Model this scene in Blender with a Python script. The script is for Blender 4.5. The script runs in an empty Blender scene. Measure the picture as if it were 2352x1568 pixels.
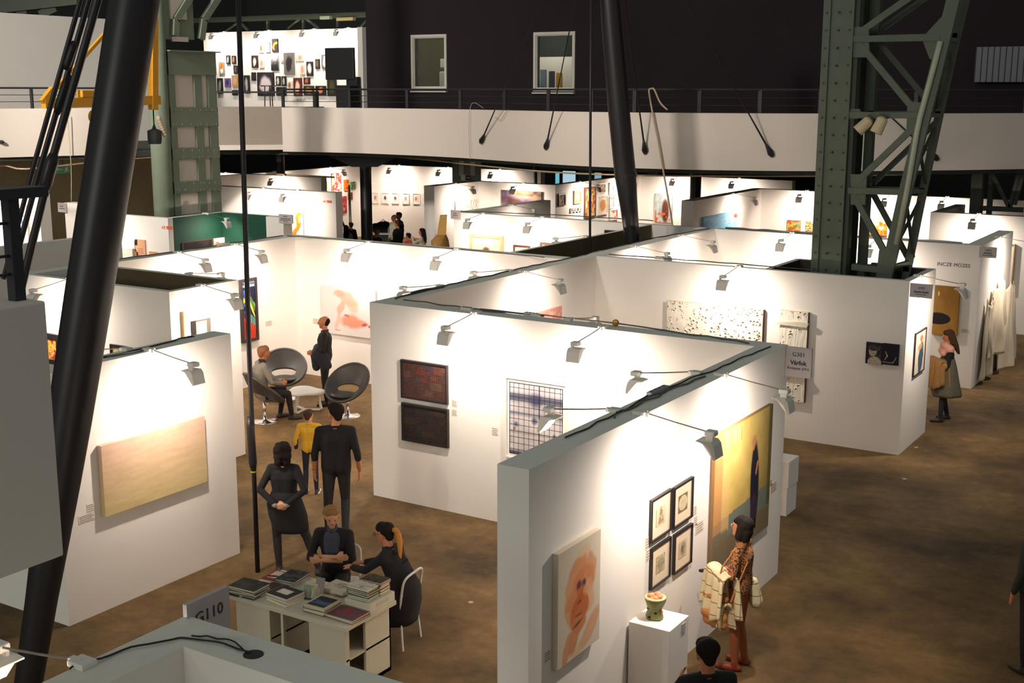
import bpy, bmesh, math, random
import numpy as np
from mathutils import Vector, Matrix

S = bpy.context.scene
COL = S.collection
random.seed(11)
R = math.radians

# ------------------------------------------------------------------ camera
CAM_H, FOC, YAW, PITCH, ROLL = 5.8, 2861.0, .5609, .1985, .0018
cy_, sy_ = math.cos(YAW), math.sin(YAW)
_fh = np.array([-sy_, cy_, 0.]); _r0 = np.array([cy_, sy_, 0.]); _up = np.array([0, 0, 1.])
CF = _fh*math.cos(PITCH) - _up*math.sin(PITCH)
_u0 = _up*math.cos(PITCH) + _fh*math.sin(PITCH)
CR = _r0*math.cos(ROLL) + _u0*math.sin(ROLL)
CU = -_r0*math.sin(ROLL) + _u0*math.cos(ROLL)
CO = np.array([0, 0, CAM_H])
cam = bpy.data.objects.new('camera', bpy.data.cameras.new('camera'))
COL.objects.link(cam)
cam.data.sensor_width = 36.0
cam.data.lens = FOC*36.0/2352.0
cam.data.clip_end = 300
cam.matrix_world = Matrix(((CR[0], CU[0], -CF[0], 0), (CR[1], CU[1], -CF[1], 0), (CR[2], CU[2], -CF[2], CAM_H), (0, 0, 0, 1)))
S.camera = cam

# ------------------------------------------------------------------ world, exposure
world = bpy.data.worlds.new('hall_ambient'); S.world = world
world.use_nodes = True
WB = world.node_tree.nodes['Background']
WB.inputs[0].default_value = (.93, 1.0, .97, 1)
WB.inputs[1].default_value = .22
S.view_settings.view_transform = 'Standard'
S.view_settings.look = 'None'
S.view_settings.gamma = 1
S.view_settings.exposure = 0.0
S.view_settings.use_curve_mapping = False
LAMP_W = 42.0
LAMP_COL = (1.0, .87, .76)

# hall floodlights hanging high in the roof
def flood(loc, aim, w, size, col=(1.0, .93, .84)):
    ld = bpy.data.lights.new('hall_floodlight', 'AREA'); ld.energy = w; ld.size = size; ld.color = col; ld.spread = R(62)
    o = bpy.data.objects.new('hall_floodlight', ld); COL.objects.link(o)
    o.location = loc
    o.rotation_euler = (Vector(aim)-Vector(loc)).to_track_quat('-Z', 'Y').to_euler()
    return o
flood((-14, 8, 13), (-14.5, 26, 4.8), 190, 1.2)
flood((-22, 6, 12), (-27.5, 23, 5.6), 560, 1.2)
# added fill light far behind the viewpoint; no window is built there
w_ = flood((-8, -26, 10), (-9, 10, 5), 2300, 1.0, (.97, 1.0, .90)); w_.name = 'rear_fill_light'; w_.data.shape = 'RECTANGLE'; w_.data.size = 12; w_.data.size_y = 5; w_.data.spread = R(180)

# ------------------------------------------------------------------ pixel helpers: points on known planes of the hall
def ray(px, py): return CR*(px-1176)/FOC - CU*(py-784)/FOC + CF
def at_z(px, py, z):
    d = ray(px, py); return CO + d*((z-CAM_H)/d[2])
def at_x(px, py, x):
    d = ray(px, py); return CO + d*(x/d[0])
def at_y(px, py, y):
    d = ray(px, py); return CO + d*(y/d[1])
def at_d(px, py, k):
    d = ray(px, py); return CO + d*(k/(d@_fh))

# ------------------------------------------------------------------ materials
def lin(c):
    return tuple(((v/255.)/12.92 if v/255. <= .04045 else ((v/255.+.055)/1.055)**2.4) for v in c)
MATS = {}
def mat(name, rgb, rough=.6, metal=0., var=.06, scale=6., bump=0., spec=.5, emit=0., alpha=1., coat=0., trans=0.):
    if name in MATS: return MATS[name]
    m = bpy.data.materials.new(name); m.use_nodes = True
    nt = m.node_tree; n = nt.nodes; l = nt.links; b = n['Principled BSDF']
    c = lin(rgb)
    b.inputs['Roughness'].default_value = rough; b.inputs['Metallic'].default_value = metal
    b.inputs['Specular IOR Level'].default_value = spec
    if coat: b.inputs['Coat Weight'].default_value = coat
    if trans: b.inputs['Transmission Weight'].default_value = trans
    if alpha < 1: b.inputs['Alpha'].default_value = alpha
    tc = n.new('ShaderNodeTexCoord'); nz = n.new('ShaderNodeTexNoise')
    nz.inputs['Scale'].default_value = scale; nz.inputs['Detail'].default_value = 4
    l.new(tc.outputs['Object'], nz.inputs['Vector'])
    mx = n.new('ShaderNodeMix'); mx.data_type = 'RGBA'
    l.new(nz.outputs['Fac'], mx.inputs['Factor'])
    mx.inputs['A'].default_value = tuple(max(0, v*(1-var)) for v in c)+(1,)
    mx.inputs['B'].default_value = tuple(min(1, v*(1+var)) for v in c)+(1,)
    l.new(mx.outputs['Result'], b.inputs['Base Color'])
    if bump:
        bp = n.new('ShaderNodeBump'); bp.inputs['Strength'].default_value = bump; bp.inputs['Distance'].default_value = .01
        l.new(nz.outputs['Fac'], bp.inputs['Height']); l.new(bp.outputs['Normal'], b.inputs['Normal'])
    if emit:
        l.new(mx.outputs['Result'], b.inputs['Emission Color']); b.inputs['Emission Strength'].default_value = emit
    MATS[name] = m
    return m
def floor_mat():
    m = bpy.data.materials.new('stained_concrete'); m.use_nodes = True
    n = m.node_tree.nodes; l = m.node_tree.links; b = n['Principled BSDF']
    tc = n.new('ShaderNodeTexCoord')
    def noise(sc, det, rough=.6):
        z = n.new('ShaderNodeTexNoise'); z.inputs['Scale'].default_value = sc; z.inputs['Detail'].default_value = det
        z.inputs['Roughness'].default_value = rough; l.new(tc.outputs['Object'], z.inputs['Vector']); return z
    a = noise(.45, 6, .65); c = noise(5, 8, .7); d = noise(1.6, 4)
    r1 = n.new('ShaderNodeValToRGB'); l.new(a.outputs['Fac'], r1.inputs['Fac'])
    r1.color_ramp.elements[0].position = .36; r1.color_ramp.elements[0].color = lin((72, 57, 38))+(1,)
    r1.color_ramp.elements[1].position = .66; r1.color_ramp.elements[1].color = lin((136, 108, 70))+(1,)
    r2 = n.new('ShaderNodeValToRGB'); l.new(c.outputs['Fac'], r2.inputs['Fac'])
    r2.color_ramp.elements[0].position = .3; r2.color_ramp.elements[0].color = (.72, .71, .68, 1)
    r2.color_ramp.elements[1].position = .72; r2.color_ramp.elements[1].color = (1.15, 1.13, 1.08, 1)
    mx = n.new('ShaderNodeMix'); mx.data_type = 'RGBA'; mx.blend_type = 'MULTIPLY'; mx.inputs['Factor'].default_value = 1
    l.new(r1.outputs['Color'], mx.inputs['A']); l.new(r2.outputs['Color'], mx.inputs['B'])
    sp = n.new('ShaderNodeTexVoronoi'); sp.inputs['Scale'].default_value = 1.1; l.new(tc.outputs['Object'], sp.inputs['Vector'])
    r3 = n.new('ShaderNodeValToRGB'); l.new(sp.outputs['Distance'], r3.inputs['Fac'])
    r3.color_ramp.elements[0].position = .022; r3.color_ramp.elements[0].color = (1, 1, 1, 1)
    r3.color_ramp.elements[1].position = .045; r3.color_ramp.elements[1].color = (0, 0, 0, 1)
    m2 = n.new('ShaderNodeMix'); m2.data_type = 'RGBA'
    l.new(r3.outputs['Color'], m2.inputs['Factor']); l.new(mx.outputs['Result'], m2.inputs['A'])
    m2.inputs['B'].default_value = lin((190, 170, 135))+(1,)
    l.new(m2.outputs['Result'], b.inputs['Base Color'])
    rr = n.new('ShaderNodeMapRange'); l.new(d.outputs['Fac'], rr.inputs['Value'])
    rr.inputs['To Min'].default_value = .6; rr.inputs['To Max'].default_value = .9; b.inputs['Specular IOR Level'].default_value = .2
    l.new(rr.outputs['Result'], b.inputs['Roughness'])
    bp = n.new('ShaderNodeBump'); bp.inputs['Strength'].default_value = .15; bp.inputs['Distance'].default_value = .01
    l.new(c.outputs['Fac'], bp.inputs['Height']); l.new(bp.outputs['Normal'], b.inputs['Normal'])
    return m
def paint_mat():
    m = bpy.data.materials.new('painted_picture'); m.use_nodes = True
    n = m.node_tree.nodes; l = m.node_tree.links; b = n['Principled BSDF']
    a = n.new('ShaderNodeVertexColor'); a.layer_name = 'Col'
    l.new(a.outputs['Color'], b.inputs['Base Color']); b.inputs['Roughness'].default_value = .7
    b.inputs['Specular IOR Level'].default_value = .15
    return m
def leopard_mat():
    m = bpy.data.materials.new('leopard_cloth'); m.use_nodes = True
    n = m.node_tree.nodes; l = m.node_tree.links; b = n['Principled BSDF']
    tc = n.new('ShaderNodeTexCoord'); v = n.new('ShaderNodeTexVoronoi'); v.inputs['Scale'].default_value = 58
    l.new(tc.outputs['Object'], v.inputs['Vector'])
    r = n.new('ShaderNodeValToRGB'); l.new(v.outputs['Distance'], r.inputs['Fac'])
    e = r.color_ramp.elements
    e[0].position = .25; e[0].color = lin((150, 92, 45))+(1,)
    e[1].position = .62; e[1].color = lin((60, 36, 24))+(1,)
    x = e.new(.45); x.color = lin((196, 128, 70))+(1,)
    l.new(r.outputs['Color'], b.inputs['Base Color']); b.inputs['Roughness'].default_value = .8
    return m
def check_mat():
    m = bpy.data.materials.new('cream_checked_wool'); m.use_nodes = True
    n = m.node_tree.nodes; l = m.node_tree.links; b = n['Principled BSDF']
    tc = n.new('ShaderNodeTexCoord'); sp = n.new('ShaderNodeSeparateXYZ'); l.new(tc.outputs['Object'], sp.inputs[0])
    ad = n.new('ShaderNodeMath'); ad.operation = 'SUBTRACT'; l.new(sp.outputs['Y'], ad.inputs[0]); l.new(sp.outputs['X'], ad.inputs[1])
    cb = n.new('ShaderNodeCombineXYZ'); l.new(ad.outputs[0], cb.inputs['X']); l.new(sp.outputs['Z'], cb.inputs['Y'])
    br = n.new('ShaderNodeTexBrick'); l.new(cb.outputs[0], br.inputs['Vector']); br.offset = 0
    br.inputs['Scale'].default_value = 1; br.inputs['Brick Width'].default_value = .14; br.inputs['Row Height'].default_value = .13; br.inputs['Mortar Size'].default_value = .005
    br.inputs['Color1'].default_value = lin((226, 208, 168))+(1,); br.inputs['Color2'].default_value = lin((220, 200, 158))+(1,); br.inputs['Mortar'].default_value = lin((140, 108, 70))+(1,)
    l.new(br.outputs['Color'], b.inputs['Base Color']); b.inputs['Roughness'].default_value = .9
    return m
M_FLOOR = floor_mat(); M_PAINT = paint_mat(); M_LEO = leopard_mat()
M_WALL = mat('white_wall_paint', (240, 232, 223), .85, var=.015, scale=1.5, spec=.2)
M_TOP = mat('grey_panel_edge', (226, 221, 207), .8, var=.06, scale=9)
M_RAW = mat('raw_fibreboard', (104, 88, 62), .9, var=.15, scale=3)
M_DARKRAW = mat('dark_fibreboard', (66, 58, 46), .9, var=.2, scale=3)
M_GREENWALL = mat('green_wall_paint', (14, 70, 50), .7, var=.05)
M_BLACKWALL = mat('black_hall_cladding', (46, 38, 41), .9, var=.12, scale=.8, spec=.1)
M_FASCIA = mat('white_render', (226, 212, 200), .85, var=.03, scale=.6, spec=.2)
M_OLIVE = mat('olive_render', (150, 136, 104), .9, var=.08)
M_SOFFIT = mat('dark_soffit', (52, 54, 50), .9, var=.2)
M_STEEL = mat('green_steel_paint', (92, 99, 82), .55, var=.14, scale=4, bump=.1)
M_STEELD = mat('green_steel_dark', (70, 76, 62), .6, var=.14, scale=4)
M_STEELL = mat('pale_green_steel_paint', (126, 136, 116), .6, var=.12, scale=4)
M_BLACKSTEEL = mat('black_steel_paint', (36, 31, 33), .42, var=.1, scale=2, spec=.35)
M_BLACK = mat('black_matt', (34, 32, 34), .6, var=.1)
M_LAMP = mat('lamp_housing_grey', (228, 222, 212), .45, var=.03)
M_LENS = mat('lamp_glass', (255, 244, 225), .3, var=0., emit=6.)
M_ROD = mat('lamp_arm_steel', (150, 142, 128), .35, metal=.8)
M_YELLOW = mat('yellow_crane_paint', (214, 150, 34), .5, var=.08)
M_WHITE = mat('white_lacquer', (236, 232, 226), .35, var=.01)
M_DESK = mat('white_melamine', (205, 196, 172), .45, var=.02)
M_CHROME = mat('polished_chrome', (225, 225, 228), .12, metal=1., var=.02)
M_LEATHER = mat('black_leather', (62, 58, 54), .42, var=.12, scale=14, bump=.15)
M_SIGN = mat('grey_sign_board', (190, 178, 176), .7, var=.02)
M_INK = mat('dark_grey_ink', (62, 58, 60), .7)
M_PAPER = mat('book_pages', (222, 208, 182), .8, var=.05, scale=40)
M_CABLE = mat('grey_cable', (92, 90, 86), .6)
M_CABLEW = mat('beige_rope', (188, 170, 140), .7)
M_GLASS = mat('window_glass', (60, 66, 58), .08, var=.1, spec=.8)
M_WINF = mat('white_window_frame', (205, 196, 184), .5)
M_CREAM = mat('cream_lamp_paint', (222, 200, 160), .45)
M_RAILING = mat('dark_railing_steel', (40, 38, 42), .5)

# ------------------------------------------------------------------ mesh helpers
class MB:
    def __init__(s): s.v = []; s.f = []; s.m = []; s.c = None
    def add(s, vs, fs, mi=0):
        o = len(s.v); s.v += [tuple(map(float, p)) for p in vs]
        s.f += [tuple(i+o for i in f) for f in fs]
        s.m += ([mi]*len(fs) if isinstance(mi, int) else list(mi)); return s
    def box(s, x0, x1, y0, y1, z0, z1, mi=0):
        vs = [(x0, y0, z0), (x1, y0, z0), (x1, y1, z0), (x0, y1, z0), (x0, y0, z1), (x1, y0, z1), (x1, y1, z1), (x0, y1, z1)]
        # bottom, top, -y, +x, +y, -x
        return s.add(vs, [(0, 3, 2, 1), (4, 5, 6, 7), (0, 1, 5, 4), (1, 2, 6, 5), (2, 3, 7, 6), (3, 0, 4, 7)], mi)
    def rbox(s, x0, x1, y0, y1, z0, z1, b=.01, mi=0):
        bm = bmesh.new(); bmesh.ops.create_cube(bm, size=1)
        for v in bm.verts:
            v.co = ((x0+x1)/2+v.co.x*(x1-x0), (y0+y1)/2+v.co.y*(y1-y0), (z0+z1)/2+v.co.z*(z1-z0))
        bmesh.ops.bevel(bm, geom=bm.edges[:], offset=b, segments=2, affect='EDGES', profile=.5)
        bm.verts.ensure_lookup_table()
        s.add([v.co[:] for v in bm.verts], [[v.index for v in f.verts] for f in bm.faces], mi); bm.free(); return s
    def bar(s, p, q, w, h, up=(0, 0, 1), mi=0):
        p = Vector(p); q = Vector(q); d = (q-p).normalized(); up = Vector(up)
        sx = d.cross(up)
        if sx.length < 1e-4: sx = d.cross(Vector((1, 0, 0)))
        sx.normalize(); uz = sx.cross(d).normalized()
        vs = []
        for c in (p, q):
            for a, b in ((-1, -1), (1, -1), (1, 1), (-1, 1)): vs.append(c+sx*(a*w/2)+uz*(b*h/2))
        return s.add(vs, [(0, 1, 2, 3), (7, 6, 5, 4), (0, 4, 5, 1), (1, 5, 6, 2), (2, 6, 7, 3), (3, 7, 4, 0)], mi)
    def tube(s, pts, rad, n=10, cap=True, mi=0, closed=False):
        pts = [Vector(p) for p in pts]; k = len(pts)
        if not hasattr(rad, '__len__'): rad = [rad]*k
        vs = []; prev = None
        for i, p in enumerate(pts):
            if closed: d = pts[(i+1) % k]-pts[i-1]
            else: d = pts[min(i+1, k-1)]-pts[max(i-1, 0)]
            d.normalize()
            if prev is None:
                a = Vector((0, 0, 1)) if abs(d.z) < .9 else Vector((1, 0, 0))
                sx = d.cross(a).normalized()
            else:
                sx = (prev-d*prev.dot(d)).normalized()
            prev = sx; sy = d.cross(sx)
            for j in range(n):
                t = 2*math.pi*j/n; vs.append(p+sx*(rad[i]*math.cos(t))+sy*(rad[i]*math.sin(t)))
        fs = []
        for i in range(k if closed else k-1):
            for j in range(n):
                a = i*n+j; b = i*n+(j+1) % n; i2 = (i+1) % k
                fs.append((a, b, i2*n+(j+1) % n, i2*n+j))
        if cap and not closed:
            fs.append(tuple(range(n))[::-1]); fs.append(tuple((k-1)*n+j for j in range(n)))
        return s.add(vs, fs, mi)
    def lathe(s, prof, c=(0, 0, 0), n=20, mi=0):
        vs = []; fs = []
        for r, z in prof:
            for j in range(n):
                t = 2*math.pi*j/n; vs.append((c[0]+r*math.cos(t), c[1]+r*math.sin(t), c[2]+z))
        for i in range(len(prof)-1):
            for j in range(n):
                fs.append((i*n+j, i*n+(j+1) % n, (i+1)*n+(j+1) % n, (i+1)*n+j))
        fs.append(tuple(range(n))[::-1]); fs.append(tuple((len(prof)-1)*n+j for j in range(n)))
        return s.add(vs, fs, mi)
    def prism(s, poly, a, b, axis='x', mi=0):
        # poly: 2D points; extruded between a and b along axis
        n = len(poly)
        def P(u, v, w): return (w, u, v) if axis == 'x' else ((u, w, v) if axis == 'y' else (u, v, w))
        vs = [P(u, v, a) for u, v in poly]+[P(u, v, b) for u, v in poly]
        fs = [tuple(range(n))[::-1], tuple(range(n, 2*n))]+[(i, (i+1) % n, (i+1) % n+n, i+n) for i in range(n)]
        return s.add(vs, fs, mi)
    def ball(s, c, rx, ry=None, rz=None, n=12, m=8, mi=0):
        ry = ry or rx; rz = rz or rx
        vs = [(c[0], c[1], c[2]-rz)]
        for i in range(1, m):
            t = math.pi*i/m-math.pi/2
            for j in range(n):
                p = 2*math.pi*j/n; vs.append((c[0]+rx*math.cos(t)*math.cos(p), c[1]+ry*math.cos(t)*math.sin(p), c[2]+rz*math.sin(t)))
        vs.append((c[0], c[1], c[2]+rz)); L = len(vs)-1
        fs = [(0, 1+(j+1) % n, 1+j) for j in range(n)]
        for i in range(m-2):
            for j in range(n):
                fs.append((1+i*n+j, 1+i*n+(j+1) % n, 1+(i+1)*n+(j+1) % n, 1+(i+1)*n+j))
        fs += [(L, 1+(m-2)*n+j, 1+(m-2)*n+(j+1) % n) for j in range(n)]
        return s.add(vs, fs, mi)
    def build(s, name, mats, parent=None, smooth=False, world=False, loc=None, fix=True):
        me = bpy.data.meshes.new(name); me.from_pydata(s.v, [], s.f)
        if not isinstance(mats, (list, tuple)): mats = [mats]
        for m in mats: me.materials.append(m)
        me.polygons.foreach_set('material_index', s.m)
        if fix:
            bm = bmesh.new(); bm.from_mesh(me); bmesh.ops.recalc_face_normals(bm, faces=bm.faces[:]); bm.to_mesh(me); bm.free()
        if smooth: me.polygons.foreach_set('use_smooth', [True]*len(me.polygons))
        me.update()
        return link(name, me, parent, world, loc)
def link(name, me, parent=None, world=False, loc=None):
    o = bpy.data.objects.new(name, me); COL.objects.link(o)
    if parent is not None:
        o.parent = parent
        if world: o.location = -parent.location
    if loc is not None: o.location = loc
    return o
def tag(o, label=None, cat=None, group=None, kind=None):
    if label: o['label'] = label
    if cat: o['category'] = cat
    if group: o['group'] = group
    if kind: o['kind'] = kind
    return o
def thing(name, label, cat, loc=(0, 0, 0), rz=0., group=None):
    o = bpy.data.objects.new(name, None); COL.objects.link(o); o.empty_display_size = .1
    o.location = tuple(float(v) for v in loc); o.rotation_euler = (0, 0, rz)
    return tag(o, label, cat, group)
def autosmooth(o, ang=40):
    me = o.data; me.polygons.foreach_set('use_smooth', [True]*len(me.polygons))
    try: me.set_sharp_from_angle(angle=R(ang))
    except Exception: pass
    return o
def eval_mesh(o):
    dg = bpy.context.evaluated_depsgraph_get()
    me = bpy.data.meshes.new_from_object(o.evaluated_get(dg))
    d = o.data; bpy.data.objects.remove(o)
    return me
def text_mesh(s, size, depth=.002, align='CENTER', bold=0.):
    c = bpy.data.curves.new('lettering', 'FONT'); c.body = s; c.size = size; c.align_x = align; c.extrude = depth; c.offset = bold
    c.resolution_u = 2
    o = bpy.data.objects.new('lettering', c); COL.objects.link(o)
    me = eval_mesh(o); bpy.data.curves.remove(c)
    return me
def text_obj(s, size, material, parent, loc, name='lettering', bold=0., rot=(R(90), 0, 0), align='CENTER'):
    me = text_mesh(s, size, .0015, align, bold); me.materials.clear(); me.materials.append(material)
    o = link(name, me, parent); o.location = loc; o.rotation_euler = rot
    return o

# ------------------------------------------------------------------ painting helpers (flat print as colour values on a fine grid)
def vn(U, V, s, seed=0):
    rs = np.random.RandomState(seed); g = rs.rand(64, 64)
    x = U*s; y = V*s; xi = np.floor(x).astype(int); yi = np.floor(y).astype(int)
    fx = x-xi; fy = y-yi; fx = fx*fx*(3-2*fx); fy = fy*fy*(3-2*fy)
    a = g[xi % 64, yi % 64]; b = g[(xi+1) % 64, yi % 64]; c = g[xi % 64, (yi+1) % 64]; d = g[(xi+1) % 64, (yi+1) % 64]
    return (a*(1-fx)+b*fx)*(1-fy)+(c*(1-fx)+d*fx)*fy
def fbm(U, V, s, seed=0): return vn(U, V, s, seed)*.55+vn(U, V, s*2.1, seed+1)*.28+vn(U, V, s*4.3, seed+2)*.17
def ell(U, V, cx, cy, rx, ry, soft=.1, rot=0.):
    dx = U-cx; dy = V-cy; c, s_ = math.cos(rot), math.sin(rot)
    d = np.sqrt(((dx*c+dy*s_)/rx)**2+((-dx*s_+dy*c)/ry)**2)
    return np.clip((1+soft-d)/(2*soft), 0, 1)
def rec(U, V, x0, x1, y0, y1): return ((U >= x0) & (U <= x1) & (V >= y0) & (V <= y1)).astype(float)
def over(img, mask, rgb, a=1.):
    m = (mask*a)[..., None]; return img*(1-m)+np.array(rgb, float)*m
def flat(U, rgb): return np.ones(U.shape+(3,))*np.array(rgb, float)
def line(U, V, x0, y0, x1, y1, w):
    dx, dy = x1-x0, y1-y0; t = np.clip(((U-x0)*dx+(V-y0)*dy)/(dx*dx+dy*dy+1e-9), 0, 1)
    return (np.hypot(U-x0-t*dx, V-y0-t*dy) < w).astype(float)
def canvas(name, w, h, fn, parent, y=0., z0=0., x0=None, thick=.0, res=70):
    """grid facing local -Y; fn(U,V) -> rgb 0..255, U right, V up"""
    a = w/h
    nu = max(4, int(res*min(1, a)) if a < 1 else res); nv = max(4, int(nu/a))
    nv = min(nv, 160); nu = min(nu, 160)
    U, V = np.meshgrid(np.linspace(0, 1, nu), np.linspace(0, 1, nv))
    img = np.clip(fn(U, V), 0, 255)/255.
    img = np.where(img <= .04045, img/12.92, ((img+.055)/1.055)**2.4)
    x0 = -w/2 if x0 is None else x0
    X = x0+U*w; Z = z0+V*h
    vs = np.stack([X, np.full_like(X, y), Z], -1).reshape(-1, 3)
    idx = np.arange(nu*nv).reshape(nv, nu)
    fs = np.stack([idx[:-1, :-1], idx[:-1, 1:], idx[1:, 1:], idx[1:, :-1]], -1).reshape(-1, 4)
    nb = len(vs)
    me = bpy.data.meshes.new(name)
    cols = np.concatenate([img.reshape(-1, 3), np.ones((nb, 1))], 1)
    vl = vs.tolist(); fl = fs.tolist()
    if thick > 0:
        b = [(x0, y+thick, z0), (x0+w, y+thick, z0), (x0+w, y+thick, z0+h), (x0, y+thick, z0+h)]
        f = [(x0, y, z0), (x0+w, y, z0), (x0+w, y, z0+h), (x0, y, z0+h)]
        vl += f+b; q = nb
        fl += [[q, q+4, q+5, q+1], [q+1, q+5, q+6, q+2], [q+2, q+6, q+7, q+3], [q+3, q+7, q+4, q], [q+4, q+7, q+6, q+5]]
        e = img.reshape(nv, nu, 3)
        ec = np.array([list(e[0, 0])+[1], list(e[0, -1])+[1], list(e[-1, -1])+[1], list(e[-1, 0])+[1]])
        cols = np.concatenate([cols, ec, ec], 0)
    me.from_pydata(vl, [], fl)
    ca = me.color_attributes.new('Col', 'FLOAT_COLOR', 'POINT')
    ca.data.foreach_set('color', cols.ravel())
    me.materials.append(M_PAINT)
    return link(name, me, parent)
# ================================================================== structure
H = 2.86
fl = MB().box(-70, 22, -4, 60, -.2, 0).build('floor', M_FLOOR)
tag(fl, 'brown stained concrete floor of the exhibition hall', 'floor', kind='structure')

def wall(name, label, x0, x1, y0, y1, z1=H, z0=0., top=M_TOP, ny=M_WALL, px=M_WALL, py=M_WALL, nx=M_WALL):
    ms = []
    def ix(m):
        if m not in ms: ms.append(m)
        return ms.index(m)
    mi = [ix(ny), ix(top), ix(ny), ix(px), ix(py), ix(nx)]
    o = MB().box(x0, x1, y0, y1, z0, z1, mi).build(name, ms)
    return tag(o, label, 'wall', kind='structure')

wall('wall_right_long', 'long white partition with grey top edge, carrying the big yellow painting', -5.22, -4.92, 8.09, 13.98)
wall('wall_centre', 'white partition with the two plaid pictures and the lattice print', -10.98, -5.22, 13.68, 13.98)
wall('wall_centre_left', 'white partition running back from the plaid pictures corner', -10.98, -10.68, 13.98, 19.35)
wall('wall_centre_alley', 'white partition along the dark storage alley', -10.98, -10.68, 19.35, 25.3, nx=M_RAW)
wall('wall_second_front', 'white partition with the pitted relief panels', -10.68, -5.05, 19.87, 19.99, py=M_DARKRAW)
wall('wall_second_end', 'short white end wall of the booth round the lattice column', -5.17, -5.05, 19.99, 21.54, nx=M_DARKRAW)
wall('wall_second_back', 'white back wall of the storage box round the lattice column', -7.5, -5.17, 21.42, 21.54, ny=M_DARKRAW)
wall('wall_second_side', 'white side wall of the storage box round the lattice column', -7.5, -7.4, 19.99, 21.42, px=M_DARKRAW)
wall('wall_third_front', 'white partition with the gold painting behind the scarf woman', -10.68, -5.1, 25.3, 25.55)
wall('wall_third_end', 'white end wall carrying the hanging white drapery', -5.4, -5.1, 25.55, 28.4)
wall('wall_left_front', 'white partition with the pale beige canvas', -11.27, -10.97, 8.29, 10.93)
wall('wall_left_return', 'white return wall at the left edge behind the big mast', -15.5, -11.27, 8.29, 8.59)
wall('wall_left_store_front', 'white front wall of the open topped store, left', -17.32, -14.05, 12.78, 12.9, py=M_RAW)
wall('wall_left_store_end', 'white end wall of the open topped store with the framed interior photo', -14.17, -14.05, 12.9, 14.22, nx=M_RAW)
wall('wall_left_store_back', 'back wall of the open topped store, brown inside', -17.32, -14.17, 14.1, 14.22, ny=M_RAW)
wall('wall_lounge_left', 'long white partition with the colourful framed painting', -17.62, -17.32, 12.78, 19.5)
wall('wall_lounge_back', 'white back wall of the lounge booth with the pink figure', -17.32, -10.98, 19.2, 19.5)
wall('wall_alley_left', 'raw brown partition on the far side of the storage alley', -12.3, -12.2, 19.5, 25.3, px=M_RAW)
wall('wall_behind_lounge', 'white partition with the tan framed drawing behind the lounge', -17.6, -10.98, 25.3, 25.5)
wall('wall_behind_lounge_side', 'white partition running back beside the small grey sign', -17.6, -17.35, 25.5, 29.6)
wall('wall_far_left_side', 'white partition at the far left behind the railing', -21.0, -20.8, 11.5, 17.7)
wall('wall_club_front', 'white partition with red lettering, left of the green wall', -24.8, -22.34, 20.4, 20.55)
wall('wall_green_side', 'dark green side wall beneath the left green column', -22.5, -22.34, 20.55, 22.3, px=M_GREENWALL)
wall('wall_green_back', 'dark green back wall with a clamp light', -22.34, -20.75, 22.15, 22.3, ny=M_GREENWALL)
wall('wall_green_end', 'narrow white end panel right of the green wall', -20.75, -20.2, 22.0, 22.3)
wall('wall_flame', 'white partition with the orange flame picture', -29.6, -23.9, 28.3, 28.6)
wall('wall_box_front', 'white partition in front of the far poster wall', -38, -28.5, 33.0, 33.3)
wall('wall_poster', 'far white wall with red and orange posters', -32.3, -32.0, 31.0, 40.2)
wall('wall_far_frames', 'far white wall with a row of six small framed pictures', -32.3, -24.0, 40.2, 40.5)
wall('wall_mid_left', 'white partition beside the carved wooden post', -23.4, -23.0, 32.0, 34.5)
wall('wall_mid_back', 'white partition with the dark purple painting', -23.4, -20.05, 34.5, 34.8)
wall('wall_mid_right', 'white partition crowded with framed pictures', -20.35, -20.05, 34.8, 42.0)
wall('wall_far_middle', 'far white wall with the tall figure painting', -20.05, -14.4, 40.6, 40.9)
wall('wall_far_blue', 'white partition with the slanting blue painting', -14.3, -13.95, 31.5, 36.6)
wall('wall_far_right_back', 'far white wall with small colourful pictures', -14.3, -4.0, 36.6, 36.9)
wall('wall_far_right', 'white partition at the far right with a clamp light', -7.7, 3.0, 31.85, 32.1)
wall('wall_far_right_side', 'side of the white partition at the far right', -7.7, -7.45, 32.1, 34.5)
wall('wall_far_left_bright', 'bright white partition at the far left behind black railing rods', float(at_y(-90, 500, 18)[0]), float(at_y(92, 500, 18)[0]), 18.0, 18.3, z1=3.5)
wall('wall_far_left_box', 'white partition at the far left under a small white sign', float(at_y(150, 500, 21.6)[0]), float(at_y(186, 500, 21.6)[0]), 21.6, 21.9, z1=float(at_y(160, 466, 21.6)[2]))
wall('wall_near_corner_left', 'near white partition with wide blue grey top, running to the bottom left', -5.12, -4.83, .6, 4.66)
wall('wall_near_corner_right', 'near white partition with wide blue grey top and a round cable hole', -4.83, -1.5, 4.36, 4.66)

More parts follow.
